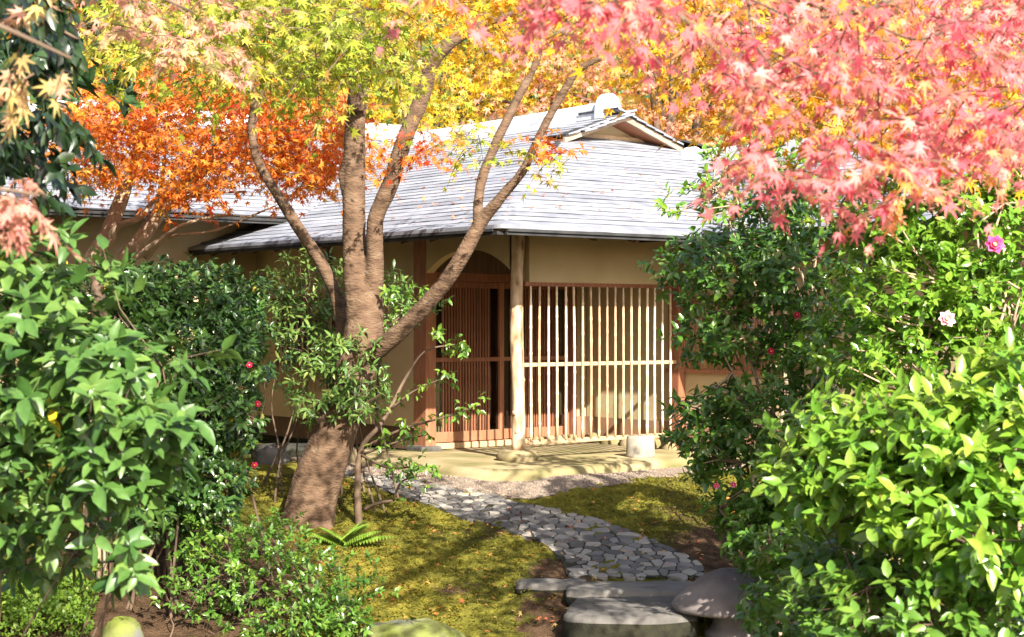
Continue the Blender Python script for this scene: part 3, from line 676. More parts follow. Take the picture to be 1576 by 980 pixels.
# gravel drip strip round the slab
Q2 = [];
for l, r in Q:
    v = np.array([l, r]) - cen; L_ = np.linalg.norm(v); Q2.append(cen + v * (1 + 0.42 / L_))
V = []
for (l, r), (l2, r2) in zip(Q, Q2):
    for t in (0, 0.35, 0.7, 1.0):
        p = hw(l + (l2 - l) * t, r + (r2 - r) * t, 0); p[2] = float(ground_h(p[0], p[1])) + 0.028 * (1 - t ** 4); V.append(p)
f = [(i * 4 + j, ((i + 1) % n) * 4 + j, ((i + 1) % n) * 4 + j + 1, i * 4 + j + 1) for i in range(n) for j in range(3)]
tag(MB().add(V, f).build('gravel_strip', M['gravel'], None, True), kind='structure')
oct_v = np.array([(1, 0, 0), (-1, 0, 0), (0, 1, 0), (0, -1, 0), (0, 0, .6), (0, 0, -.6)], float); oct_f = np.array([(0, 2, 4), (2, 1, 4), (1, 3, 4), (3, 0, 4), (2, 0, 5), (1, 2, 5), (3, 1, 5), (0, 3, 5)])
NP = 4500; ii = rng.integers(0, n, NP); tt = rng.uniform(0, 1.08, NP); uu = rng.uniform(0, 1, NP)
Qa = np.array(Q); Qb = np.array(Q2)
lr = (Qa[ii] + (Qb[ii] - Qa[ii]) * tt[:, None]) * (1 - uu[:, None]) + (Qa[(ii + 1) % n] + (Qb[(ii + 1) % n] - Qa[(ii + 1) % n]) * tt[:, None]) * uu[:, None]
pw = PO[None] + LV[None] * lr[:, :1] + RV[None] * lr[:, 1:]; pw[:, 2] = ground_h(pw[:, 0], pw[:, 1]) + 0.022 * (1 - np.clip(tt, 0, 1) ** 4) + 0.006
ps = rng.uniform(0.006, 0.016, NP); W = oct_v[None] * ps[:, None, None] * rng.uniform(0.7, 1.2, (NP, 1, 3)) + pw[:, None]
FF = oct_f[None] + (np.arange(NP) * 6)[:, None, None]
tag(link('pebbles', mesh_np('pebbles', W.reshape(-1, 3), FF.reshape(-1, 3), M['pebble'])), 'pale gravel along the porch slab', 'gravel', kind='stuff')

# stone path: irregular flat stones, each a piece of the path
el = [(470, 722), (540, 738), (600, 760), (640, 772), (700, 795), (770, 815), (830, 837), (862, 862), (876, 889)]
er = [(1084, 889), (1076, 868), (1020, 840), (960, 815), (900, 796), (800, 776), (740, 757), (650, 742), (570, 722), (500, 712)]
PPOLY = np.array([unp(*q)[:2] for q in el + er])
fl = MB(); Vb = [(x, y, float(ground_h(x, y)) + 0.012) for x, y in PPOLY]
m = len(el); lft = Vb[:m]; rgt = Vb[m:][::-1]
la = spline(np.array(lft), 8); ra = spline(np.array(rgt), 8); ts = np.linspace(0, 1, 60)
la = la[(ts * (len(la) - 1)).astype(int)]; ra = ra[(ts * (len(ra) - 1)).astype(int)]
V = []; nc = 7
for a, b in zip(la, ra):
    for j in range(nc):
        p = a + (b - a) * j / (nc - 1); V.append((p[0], p[1], float(ground_h(p[0], p[1])) + 0.012))
f = [(i * nc + j, i * nc + j + 1, (i + 1) * nc + j + 1, (i + 1) * nc + j) for i in range(59) for j in range(nc - 1)]
path = tag(fl.add(V, f).build('path', M['soil'], None, True), kind='structure')
PPOLY = np.vstack([la[:, :2], ra[::-1, :2]])
lo, hi = PPOLY.min(0) - 0.3, PPOLY.max(0) + 0.3
seeds = []; sp = 0.098
for i in range(int((hi[1] - lo[1]) / (sp * 0.87)) + 2):
    for j in range(int((hi[0] - lo[0]) / sp) + 2):
        q = lo + np.array([(j + 0.5 * (i % 2)) * sp, i * sp * 0.87]) + rng.uniform(-0.42, 0.42, 2) * sp
        if rng.random() < 0.86: seeds.append(q)
seeds = np.array(seeds); inside = in_poly(seeds, PPOLY)
stones = []
for i in np.where(inside)[0]:
    c = seeds[i]; dd = seeds - c; d2 = np.hypot(dd[:, 0], dd[:, 1]); nb = np.argsort(d2)[1:16]
    poly = [c + np.array([a, b]) * 0.2 for a, b in ((-1, -1), (1, -1), (1, 1), (-1, 1))]
    for j in nb:
        nrm = dd[j] / d2[j]; lim = d2[j] / 2 - 0.0048; new = []
        for a, b in zip(poly, poly[1:] + poly[:1]):
            da, db = np.dot(a - c, nrm) - lim, np.dot(b - c, nrm) - lim
            if da <= 0: new.append(a)
            if da * db < 0: new.append(a + (b - a) * da / (da - db))
        poly = new
        if len(poly) < 3: break
    if len(poly) < 3: continue
    for line in (la[:, :2], ra[:, :2]):                     # trim to the edge of the path
        j = int(np.argmin(np.hypot(*(line - c).T))); j = min(max(j, 1), len(line) - 2)
        tg = unit(line[j + 1] - line[j - 1]); nrm = np.array([tg[1], -tg[0]]); e0 = np.dot(line[j] - c, nrm)
        if e0 < 0: nrm, e0 = -nrm, -e0
        if e0 > 0.16: continue
        new = []
        for a, b in zip(poly, poly[1:] + poly[:1]):
            da, db = np.dot(a - c, nrm) - e0, np.dot(b - c, nrm) - e0
            if da <= 0: new.append(a)
            if da * db < 0: new.append(a + (b - a) * da / (da - db))
        poly = new
        if len(poly) < 3: break
    if len(poly) < 3: continue
    # round the corners a little
    P = np.array(poly); P2 = []
    for a, b in zip(P, np.roll(P, -1, 0)): P2 += [a * 0.85 + b * 0.15, a * 0.15 + b * 0.85]
    stones.append((c, np.array(P2)))
stones.sort(key=lambda s: s[0][1])
restm = MB()
for i, (c, P) in enumerate(stones):
    n = len(P); g = [float(ground_h(*q)) for q in P]; h = 0.019 + rng.normal() * 0.003; tx, ty = rng.normal(size=2) * 0.035
    V = []
    for sc, dz in ((1.02, -0.04), (1.0, h - 0.007), (0.92, h)):
        for q, gq in zip(P, g):
            v = c + (q - c) * sc; V.append((v[0], v[1], gq + dz + ((v[0] - c[0]) * tx + (v[1] - c[1]) * ty if dz > 0 else 0)))
    f = [(k * n + j, k * n + (j + 1) % n, (k + 1) * n + (j + 1) % n, (k + 1) * n + j) for k in range(2) for j in range(n)] + [tuple(range(2 * n, 3 * n))]
    if i < 300: MB().add(V, f).build('paving_stone', M['cobble'], path)
    else: restm.add(V, f)
if restm.v: tag(restm.build('paving_stone', M['cobble'], path), kind='stuff')

# kerb slabs, stepping stones, lantern, rocks
def rough_slab(name, label, cat, corners, top, thick, mat, seed, group=None, cut=0.16):
    """corners: world xy loop; top height; irregular slab"""
    r_ = np.random.default_rng(seed); C = np.array(corners, float)
    for rd in range(3):                                     # rounded corners
        q_ = cut if rd == 0 else 0.25
        C = np.array([x for a, b in zip(C, np.roll(C, -1, 0)) for x in (a * (1 - q_) + b * q_, a * q_ + b * (1 - q_))])
    P = C + r_.normal(size=C.shape) * 0.006
    P = np.array(P); c = P.mean(0); n = len(P); V = []
    for sc, z in ((0.94, top - thick), (1.01, top - thick * 0.5), (1.0, top - 0.04), (0.975, top - 0.014), (0.92, top + 0.0), (0.5, top + 0.008)):
        for q in P: V.append((*(c + (q - c) * sc), z + r_.normal() * 0.004))
    f = [(k * n + j, k * n + (j + 1) % n, (k + 1) * n + (j + 1) % n, (k + 1) * n + j) for k in range(5) for j in range(n)] + [tuple(range(5 * n, 6 * n))]
    o = MB().add(V, f).build(name, mat, None, True); o.data.materials.append(M['moss_painted_shade'])
    o.data.polygons.foreach_set('material_index', [1 if i < 2 * n else 0 for i in range(len(f))])  # side rings take the moss colour with shade painted in
    return tag(o, label, cat, group)
def quad(pxs, z): 
    out = []
    for px, py in pxs:
        Y = (CAMZ - z) * F / (py - HY); out.append(((px - CX) / F * Y, Y))
    return out
zk = float(unp(950, 895)[2]) + 0.03
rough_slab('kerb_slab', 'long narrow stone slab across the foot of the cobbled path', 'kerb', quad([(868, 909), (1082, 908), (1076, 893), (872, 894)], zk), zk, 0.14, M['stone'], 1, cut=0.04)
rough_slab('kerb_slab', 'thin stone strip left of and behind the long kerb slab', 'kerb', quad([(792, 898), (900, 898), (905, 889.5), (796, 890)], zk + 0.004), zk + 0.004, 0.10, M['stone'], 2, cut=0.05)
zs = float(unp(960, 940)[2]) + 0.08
rough_slab('stepping_stone', 'broad grey stepping stone below the path with a mossy front darkened by painted shade', 'stone', quad([(862, 950), (1082, 951), (1066, 914), (893, 911), (878, 925)], zs), zs, 0.30, M['stone'], 3)
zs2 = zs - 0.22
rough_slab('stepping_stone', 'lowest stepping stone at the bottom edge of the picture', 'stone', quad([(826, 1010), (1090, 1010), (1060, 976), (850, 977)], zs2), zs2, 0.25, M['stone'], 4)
def lathe(prof, c, n=32, wob=0.0):
    mb = MB(); V = []
    for rd, z in prof:
        for a in np.arange(n) / n * 6.2832: V.append((c[0] + math.cos(a) * rd * (1 + wob * math.sin(3 * a + 1)), c[1] + math.sin(a) * rd * (1 + wob * math.cos(2 * a)), c[2] + z))
    m = len(prof); f = [(k * n + j, k * n + (j + 1) % n, (k + 1) * n + (j + 1) % n, (k + 1) * n + j) for k in range(m - 1) for j in range(n)] + [tuple(range(n))[::-1], tuple(range((m - 1) * n, m * n))]
    return mb.add(V, f)
lc = unp(1125, 975); lc[2] -= 0.0
zcap = at(1125, 935, lc[1])[2] - lc[2]
ln = thing('stone_lantern', 'low stone lantern with a broad mushroom cap beside the stepping stone', 'lantern', lc)
lathe([(0.17, -0.1), (0.17, 0.02), (0.13, 0.04), (0.115, zcap * 0.5), (0.12, zcap - 0.01)], lc, 24).build('shaft', M['lantern'], ln, True)
lathe([(0.13, zcap - 0.015), (0.30, zcap - 0.02), (0.375, zcap - 0.005), (0.385, zcap + 0.02), (0.36, zcap + 0.055), (0.28, zcap + 0.13), (0.17, zcap + 0.21), (0.08, zcap + 0.245), (0.01, zcap + 0.25)], lc, 40, 0.015).build('cap', M['lantern'], ln, True)
def rock(label, px, py, w, h, seed, mat='rockmoss'):
    c = unp(px, py); r_ = np.random.default_rng(seed); mb = MB(); V = []; n = 20; m = 9
    for i in range(m):
        ph = i / (m - 1) * math.pi / 2
        for j in range(n):
            a = j / n * 6.2832; k = 1 + 0.12 * math.sin(2 * a + seed) + 0.07 * math.sin(5 * a + i) + r_.normal() * 0.02
            V.append((c[0] + w * math.cos(a) * math.cos(ph) ** 0.7 * k, c[1] + w * 0.8 * math.sin(a) * math.cos(ph) ** 0.7 * k, c[2] - 0.05 + (h + 0.05) * math.sin(ph) * (1 + 0.05 * r_.normal())))
    f = [(k * n + j, k * n + (j + 1) % n, (k + 1) * n + (j + 1) % n, (k + 1) * n + j) for k in range(m - 1) for j in range(n)]
    return tag(mb.add(V, f).build('rock', M[mat], None, True), label, 'rock')
rock('mossy low boulder at the bottom edge below the low shrub', 632, 995, 0.38, 0.16, 3)
rock('small mossy grey rock half hidden at the bottom left', 190, 985, 0.15, 0.14, 5)
rock('round grey stone beside the wall foot behind the maple trunk', 420, 712, 0.16, 0.16, 8, 'stone')
sc_ = unp(455, 705)
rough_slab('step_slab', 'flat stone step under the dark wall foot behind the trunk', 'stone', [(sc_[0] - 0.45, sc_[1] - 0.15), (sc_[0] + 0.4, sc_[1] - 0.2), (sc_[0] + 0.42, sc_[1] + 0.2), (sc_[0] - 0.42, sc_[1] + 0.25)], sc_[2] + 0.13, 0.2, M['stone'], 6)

# ------------------------------------------------------------------ maple in front of the house
def trunk_of(t, limbs, mat, voxel=0.02, n=5, sides=12, strength=0.03):
    mb = MB()
    for path_ in limbs:
        P, r = limb_world(path_, n); mb.tube(P, r, sides)
    o = mb.build('trunk', mat, t, True); organic(o, voxel, 0.16, strength * 0.5); return o
def plain_trunk(t, limbs, mat, name='trunk', n=5, sides=8):
    mb = MB()
    for path_ in limbs:
        P, r = limb_world(path_, n); mb.tube(P, r, sides, jit=0.05)
    return mb.build(name, mat, t, True)
b0 = unp(478, 806)
Ym = b0[1]
main = thing('maple_tree', 'large multi-stemmed maple with green leaves leaning beside the cobbled path', 'tree', b0)
trunk_of(main, [
    [(464, 850, Ym, 100), (473, 805, Ym, 84), (489, 740, Ym, 76), (514, 670, Ym, 68), (538, 600, Ym, 64), (556, 540, Ym, 66), (563, 480, Ym, 56), (563, 440, Ym, 44)],
    [(556, 520, Ym, 46), (549, 440, Ym, 41), (545, 360, Ym + .05, 37), (545, 270, Ym + .1, 35), (547, 190, Ym + .1, 33), (556, 120, Ym + .2, 32), (585, 60, Ym + .3, 30), (625, 0, Ym + .3, 30), (650, -50, Ym + .3, 26)],
    [(568, 500, Ym, 38), (577, 420, Ym - .05, 29), (578, 340, Ym - .1, 26), (600, 285, Ym - .15, 27), (622, 215, Ym - .2, 26), (650, 150, Ym - .2, 25), (664, 100, Ym - .25, 22), (690, 70, Ym - .3, 18), (735, 42, Ym - .3, 14), (790, 20, Ym - .4, 11), (840, -10, Ym - .5, 9)],
    [(560, 548, Ym - .08, 34), (585, 535, Ym - .18, 30), (625, 500, Ym - .3, 27), (668, 455, Ym - .4, 26), (705, 405, Ym - .5, 25), (730, 360, Ym - .5, 23), (745, 335, Ym - .52, 22), (770, 305, Ym - .6, 17), (805, 262, Ym - .65, 15), (832, 205, Ym - .7, 14), (868, 140, Ym - .75, 13), (893, 105, Ym - .8, 12), (932, 86, Ym - .85, 9)],
    [(736, 352, Ym - .5, 18), (736, 310, Ym - .48, 16), (745, 265, Ym - .45, 16), (768, 210, Ym - .45, 15), (800, 145, Ym - .4, 14), (824, 98, Ym - .4, 12), (838, 40, Ym - .4, 9)],
    [(536, 600, Ym + .12, 28), (528, 540, Ym + .2, 22), (522, 470, Ym + .25, 21), (495, 405, Ym + .3, 20), (462, 355, Ym + .32, 19), (428, 300, Ym + .34, 17), (398, 250, Ym + .36, 15), (388, 200, Ym + .35, 15), (392, 150, Ym + .35, 13), (380, 108, Ym + .35, 7)],
    [(392, 165, Ym + .35, 8), (402, 140, Ym + .35, 8), (410, 110, Ym + .3, 5)],
    [(532, 300, Ym + .1, 12), (527, 268, Ym + .1, 14), (537, 235, Ym + .1, 12)],
    [(552, 170, Ym, 26), (540, 90, Ym - .1, 20), (515, 40, Ym - .2, 16), (485, -5, Ym - .3, 14)],
    [(590, 140, Ym, 14), (640, 100, Ym, 12), (690, 60, Ym + .1, 10), (760, 25, Ym + .2, 9)],
    [(478, 812, Ym, 60), (450, 838, Ym - .1, 34), (428, 850, Ym - .1, 14)], [(470, 812, Ym, 60), (510, 828, Ym - .1, 34), (530, 838, Ym - .05, 14)],
], M['bark'], 0.017)
lv = Leaves(); tw = MB()
g1 = [(140, -60), (360, -40), (620, -40), (610, 60), (600, 110), (560, 130), (500, 125), (430, 130), (330, 130), (230, 110), (160, 60)]
o = region(g1, 8.0, 12.6, 560); maple_sprays(lv, tw, o, rand_dir(len(o)), 0.36, 0.060, 9, rmean=0.42, rsd=0.36)
o = region([(480, 30), (600, 30), (600, 110), (540, 120), (480, 110)], 9.0, 12.5, 80); maple_sprays(lv, tw, o, rand_dir(len(o)), 0.3, 0.06, 9, rmean=0.18)
o = region([(400, 110), (700, 110), (760, 230), (640, 180), (520, 170), (400, 150)], 13.7, 15.0, 50); maple_sprays(lv, tw, o, rand_dir(len(o)), 0.3, 0.058, 9, rmean=0.55)
o = region([(680, 190), (860, 205), (900, 240), (810, 260), (760, 240), (690, 230)], 11.6, 13.0, 16); maple_sprays(lv, tw, o, rand_dir(len(o)), 0.28, 0.055, 9, rmean=0.6)
o = region([(260, -260), (640, -260), (640, -50), (200, -40)], 8.5, 11.5, 120); maple_sprays(lv, tw, o, rand_dir(len(o)), 0.36, 0.065, 9, rmean=0.35)
put_leaves(lv, 'maple', M['lf_green_maple'], main); tag(tw.build('twigs', M['bark_dark'], main), kind='stuff')
lv = Leaves(); tw = MB()
for pl_, y0, y1, k in (([(600, 190), (700, 200), (700, 250), (640, 265), (600, 240)], 12.4, 13.4, 22), ([(800, 180), (880, 190), (890, 245), (820, 230)], 12.0, 12.8, 10)):
    o = region(pl_, y0, y1, k); maple_sprays(lv, tw, o, rand_dir(len(o)), 0.26, 0.06, 9, rmean=0.35)
put_leaves(lv, 'maple', M['lf_orange_maple'], main, 60, 'orange_spray'); tag(tw.build('twigs', M['bark_dark'], main), kind='stuff')

# ------------------------------------------------------------------ pink maple over the camera (trunk at the right edge)
YP = 9.9
pb = at(1600, 900, YP); pb[2] = float(ground_h(pb[0], YP))
pink = thing('maple_tree', 'pink-leaved maple hanging into the top right, pale trunk at the right edge', 'tree', pb)
trunk_of(pink, [
    [(1606, 1200, YP, 110), (1600, 900, YP, 92), (1596, 600, YP, 84), (1598, 300, YP, 80), (1590, 120, YP, 74), (1575, -60, YP - .3, 64), (1500, -230, YP - 1.5, 50), (1400, -420, YP - 3.5, 40), (1200, -700, YP - 5, 30)],
    [(1590, 120, YP, 50), (1640, -80, YP - .5, 44), (1640, -400, YP - 1, 30)],
    [(1575, -50, YP - .3, 34), (1540, -70, YP - 1.6, 26), (1480, -40, YP - 3.2, 18), (1400, 0, YP - 4.2, 11), (1300, 10, YP - 4.8, 7)],
], M['bark_pale'], 0.03, strength=0.02)
lv = Leaves(); tw = MB()
for path_ in ([(1420, -30, 5.6, 12), (1330, 18, 5.2, 8), (1260, 10, 5, 6), (1170, -20, 4.8, 4)],
              [(1330, 10, 5.2, 7), (1240, 30, 5, 5), (1170, 5, 4.9, 4), (1100, -30, 4.7, 3)],
              [(1150, -20, 5.0, 6), (1160, 60, 4.9, 5), (1200, 118, 4.9, 3)], [(1190, 80, 4.8, 4), (1270, 115, 4.9, 3), (1340, 100, 5, 2)],
              [(1040, 20, 4.6, 4), (1100, 75, 4.6, 3), (1160, 140, 4.5, 2)], [(1500, 20, 5.6, 8), (1420, 60, 5.3, 5), (1350, 40, 5.1, 3)],
              [(1380, 140, 5.0, 4), (1320, 210, 4.9, 3), (1240, 290, 4.7, 2)], [(1500, 120, 5.2, 4), (1420, 230, 5, 3), (1360, 340, 4.8, 2)],
              [(1000, -40, 4.6, 6), (930, 10, 4.5, 4), (840, 60, 4.4, 2)], [(930, 10, 4.5, 3), (960, 60, 4.4, 2), (1000, 100, 4.4, 1.5)]):
    P, r = limb_world(path_, 5); tw.tube(P, r, 5)
for pl_, y0, y1, k in (
        ([(1040, -60), (1620, -60), (1620, 230), (1460, 240), (1400, 190), (1280, 150), (1130, 120), (1060, 60)], 4.4, 7.4, 150),
        ([(1180, -60), (1620, -60), (1620, 230), (1420, 220), (1300, 110)], 5.0, 7.6, 140),
        ([(800, -60), (1080, -60), (1080, 40), (1010, 50), (930, 40), (840, 30)], 4.0, 5.4, 36),
        ([(590, -60), (820, -60), (810, -20), (600, -30)], 4.0, 5.0, 10),
        ([(1080, 40), (1300, 60), (1300, 190), (1180, 190), (1100, 120)], 4.3, 6.0, 34),
        ([(1140, 220), (1290, 200), (1280, 270), (1230, 290), (1160, 280)], 4.3, 5.2, 20),
        ([(1310, 170), (1440, 180), (1420, 270), (1385, 310), (1340, 260)], 4.2, 5.2, 26),
        ([(1430, 150), (1600, 170), (1600, 230), (1450, 225)], 5.0, 6.5, 26)):
    o = region(pl_, y0, y1, k); maple_sprays(lv, tw, o, rand_dir(len(o), 0.25), 0.21, 0.047, 9, droop=1.1, rmean=0.45, rsd=0.34)
# crown above the picture, it shades the garden
def crown_blob(lv, tw, c, rad, n, size, length, **kw):
    q = rng.normal(size=(n, 3)); q = unit(q) * rng.uniform(0.3, 1, (n, 1)) ** 0.5; o = np.asarray(c) + q * np.asarray(rad)
    maple_sprays(lv, tw, o, rand_dir(n), length, size, 9, **kw)
crown_blob(lv, None, (0.2, 4.2, 4.9), (2.0, 2.2, 1.0), 230, 0.075, 0.4)
crown_blob(lv, None, (-1.9, 4.4, 4.9), (1.5, 2.4, 1.1), 240, 0.075, 0.4)
put_leaves(lv, 'maple', M['lf_pink_maple'], pink); tag(tw.build('twigs', M['bark_dark'], pink), kind='stuff')

# orange and gold maple between them, right of the house
YG = 9.0
gb = at(1750, 700, YG); gb[2] = float(ground_h(gb[0], YG))
gold = thing('maple_tree', 'gold-orange maple behind the pink leaves at the upper right', 'tree', gb)
plain_trunk(gold, [[(1750, 1000, YG, 70), (1745, 600, YG, 60), (1735, 200, YG, 54), (1600, 0, YG, 36), (1450, -10, YG + .3, 22), (1300, 60, YG + .4, 12), (1200, 110, YG + .4, 6)],
                   [(1450, -10, YG + .3, 14), (1330, -20, YG + .3, 10), (1180, 10, YG, 7), (1050, 30, YG, 4)], [(1500, 10, YG + .3, 12), (1420, 90, YG + .3, 8), (1340, 170, YG, 4)]], M['bark_dark'])
lv = Leaves(); tw = MB()
for pl_, y0, y1, k in (([(900, -60), (1560, -60), (1560, 160), (1420, 220), (1300, 215), (1180, 190), (1100, 190), (1060, 100), (960, 80)], 7.4, 10.2, 420), ([(620, -60), (930, -60), (900, 40), (760, 60), (640, 50)], 8.5, 10.0, 60),
                       ([(1250, 120), (1560, 100), (1560, 250), (1350, 240)], 7.5, 9.5, 110)):
    o = region(pl_, y0, y1, k); maple_sprays(lv, tw, o, rand_dir(len(o)), 0.32, 0.062, 9, rmean=0.5)
put_leaves(lv, 'maple', M['lf_gold_maple'], gold); tag(tw.build('twigs', M['bark_dark'], gold), kind='stuff')

# mixed pale leaves at the near left
YN = 3.4
nb_ = np.array([-1.9, 3.6, float(ground_h(-1.9, 3.6))])
nearm = thing('maple_tree', 'near maple with pale pink and green leaves at the left edge', 'tree', nb_)
def px_of(p): return (p[0] / p[1] * F + CX, HY - (p[2] - CAMZ) / p[1] * F, p[1])
plain_trunk(nearm, [[(-680, 1700, 3.6, 180), (-670, 900, 3.6, 150), (-640, 300, 3.6, 130), (-560, -200, 3.6, 90), (-420, -400, 3.6, 60)],
                    [(-640, 300, 3.6, 60), (-400, 220, 3.5, 34), (-200, 250, 3.4, 20), (-60, 280, 3.4, 10), (60, 300, 3.4, 4)],
                    [(-600, 0, 3.6, 60), (-350, -60, 3.6, 36), (-150, -20, 3.5, 20), (0, 40, 3.5, 9), (110, 90, 3.5, 4)],
                    [(-350, -60, 3.6, 30), (-100, -110, 4.2, 18), (120, -60, 4.6, 9), (300, 20, 4.8, 4)]], M['bark_dark'])
lv = Leaves(); tw = MB()
for pl_, y0, y1, k, rm in (([(-60, 260), (30, 265), (90, 290), (70, 310), (20, 320), (-60, 330)], 4.2, 4.8, 11, 0.1), ([(-40, 60), (60, 70), (110, 110), (60, 130), (-40, 130)], 4.2, 4.8, 4, 0.6),
                       ([(150, -60), (330, -60), (400, 60), (330, 110), (220, 90), (160, 20)], 6.2, 8.0, 46, 0.35), ([(-20, -60), (120, -60), (90, 20), (0, 20)], 4.6, 5.4, 3, 0.8)):
    o = region(pl_, y0, y1, k); maple_sprays(lv, tw, o, rand_dir(len(o), 0.25), 0.15 if y0 < 5 else 0.2, 0.052, 9, droop=1.0, rmean=rm, rsd=0.3)
put_leaves(lv, 'maple', M['lf_mixed_maple'], nearm); tag(tw.build('twigs', M['bark_dark'], nearm), kind='stuff')

# ------------------------------------------------------------------ orange maple by the left wing
YO = 15.2
ob = at(180, 640, YO); ob[2] = float(ground_h(ob[0], YO))
orange = thing('maple_tree', 'orange-red maple with pale forking trunks in front of the left wing', 'tree', ob)
trunk_of(orange, [
    [(150, 720, YO, 34), (140, 560, YO, 30), (138, 420, YO, 27), (165, 360, YO, 25), (185, 310, YO, 23), (205, 255, YO, 18), (232, 200, YO, 13), (250, 130, YO, 8)],
    [(165, 380, YO, 16), (180, 350, YO - .1, 13), (215, 335, YO - .2, 10), (235, 310, YO - .2, 9), (262, 285, YO - .2, 8), (285, 220, YO - .3, 6)],
    [(185, 720, YO + .1, 30), (180, 560, YO + .1, 28), (178, 420, YO + .1, 24), (215, 370, YO, 24), (248, 325, YO, 22), (285, 280, YO - .1, 18), (320, 240, YO - .15, 15), (345, 210, YO - .2, 11), (380, 192, YO - .2, 7)],
    [(240, 340, YO, 14), (280, 300, YO, 12), (315, 265, YO - .1, 11), (350, 235, YO - .2, 9), (370, 215, YO - .3, 6)],
    [(190, 410, YO, 12), (245, 370, YO - .3, 9), (285, 345, YO - .5, 7), (340, 332, YO - .6, 6), (400, 335, YO - .8, 4)],
    [(225, 400, YO - .1, 8), (260, 365, YO - .3, 7), (330, 355, YO - .5, 6), (420, 318, YO - .8, 5), (510, 280, YO - 1.2, 3)],
    [(250, 325, YO, 12), (300, 300, YO - .2, 8), (380, 295, YO - .4, 5)],
    [(240, 320, YO, 9), (250, 270, YO, 7), (258, 200, YO, 4)],
], M['bark_pale'], 0.016, strength=0.02)
lv = Leaves(); tw = MB()
for pl_, y0, y1, k, rm in (([(130, 100), (330, 90), (520, 110), (560, 180), (540, 250), (470, 290), (400, 270), (330, 290), (270, 300), (200, 260), (130, 280), (60, 260), (70, 180)], 13.6, 15.6, 900, 0.55),
                       ([(380, 150), (560, 160), (560, 260), (480, 290), (400, 240)], 13.9, 15.2, 150, 0.4), ([(250, 0), (420, 0), (420, 130), (250, 130)], 13.5, 16, 160, 0.6),
                       ([(270, 280), (330, 285), (310, 330), (260, 325)], 14, 15, 10, 0.4), ([(130, 150), (220, 150), (220, 210), (130, 210)], 14, 16, 40, 0.05)):
    o = region(pl_, y0, y1, k); maple_sprays(lv, tw, o, rand_dir(len(o)), 0.36, 0.066, 9, rmean=rm)
put_leaves(lv, 'maple5', M['lf_orange_maple'], orange); tag(tw.build('twigs', M['bark_dark'], orange), kind='stuff')

# ------------------------------------------------------------------ trees behind the house
def back_tree(name, label, px, Y, hgt, crown, n, mat, size, tm='star', tr='bark_dark', rm=0.5, group='trees behind the house'):
    X = (px - CX) / F * Y; z0 = float(ground_h(X, Y)) + 0.28 * max(0, math.hypot(X, Y) - 30)
    t = thing(name, label, 'tree', (X, Y, z0), group)
    mb = MB(); top = np.array([X + 0.3, Y, z0 + hgt])
    mb.tube(spline([(X, Y, z0 - 0.3), (X + 0.1, Y, z0 + hgt * 0.3), (X - 0.1, Y, z0 + hgt * 0.6), top], 5), np.linspace(0.2, 0.04, 16), 7)
    lv = Leaves()
    for (cx, cy, cz), (rx, ry, rz) in crown:
        c = np.array([X + cx, Y + cy, z0 + cz]); mb.tube(spline([np.array([X, Y, z0 + hgt * 0.35]), (np.array([X, Y, z0 + hgt * 0.6]) + c) / 2, c], 4), np.linspace(0.08, 0.015, 9), 5)
        m = int(n * rx * rz); q = unit(rng.normal(size=(m, 3))) * rng.uniform(0.2, 1, (m, 1)) ** 0.6
        o = c + q * np.array([rx, ry, rz]) * (1 + 0.15 * rng.normal(size=(m, 1)))
        if tm == 'star': maple_sprays(lv, None, o, rand_dir(m), 0.55, size, 9, rmean=rm)
        else: clusters(lv, o, unit(q + np.array([0, 0, 0.4])), size, 6, rmean=rm)
    mb.build('trunk', M[tr], t, True); put_leaves(lv, tm, M[mat], t, 0)
def cr(*a): return [((x, y, z), (r, r * 0.9, h)) for x, y, z, r, h in a]
B = cr((0, 0, 3.6, 2.0, 1.2), (-1.6, .3, 4.8, 1.6, 1.1), (1.6, -.3, 4.7, 1.7, 1.1), (0, 0, 6.0, 2.0, 1.2), (-0.8, -0.6, 7.2, 1.5, 1.0), (1.2, .4, 7.4, 1.3, 1.0), (2.4, 0, 3.2, 1.2, 0.9), (-2.5, 0, 3.5, 1.3, 0.9))
back_tree('maple_tree', 'golden yellow maple rising behind the roof ridge, left of centre', 640, 26, 7.5, B, 96, 'lf_yellow_maple', 0.10)
back_tree('maple_tree', 'yellow-orange maple rising behind the roof between the dark stems', 860, 27.5, 7.5, B, 96, 'lf_gold_maple', 0.10, rm=0.6)
back_tree('maple_tree', 'yellow-green maple behind the roof at the upper left', 400, 25, 7, B, 88, 'lf_yellow_maple', 0.10, rm=0.75)
back_tree('maple_tree', 'orange maple far behind the left wing', 150, 25, 7, B, 88, 'lf_orange_maple', 0.10, rm=0.8)
back_tree('maple_tree', 'pale rose maple behind the gable, right of centre', 1035, 24.6, 6.0, B, 96, 'lf_rose_maple', 0.09)
back_tree('maple_tree', 'orange maple behind the right wing', 1250, 26, 7, B, 88, 'lf_gold_maple', 0.10, rm=0.3)
back_tree('maple_tree', 'rose-orange maple far behind at the right edge', 1480, 25, 7, B, 88, 'lf_rose_maple', 0.10, rm=0.6)
back_tree('maple_tree', 'green-yellow maple at the far left behind the dark leaves', -20, 24, 7, B, 80, 'lf_yellow_maple', 0.10, rm=0.9)
E = cr((0, 0, 3, 2.2, 1.6), (-1.4, 0, 5, 2.0, 1.6), (1.5, 0, 5.2, 2.0, 1.6), (0, 0, 7, 2.2, 1.6), (0.6, 0, 9, 1.8, 1.5), (-1, 0, 8.8, 1.6, 1.4))
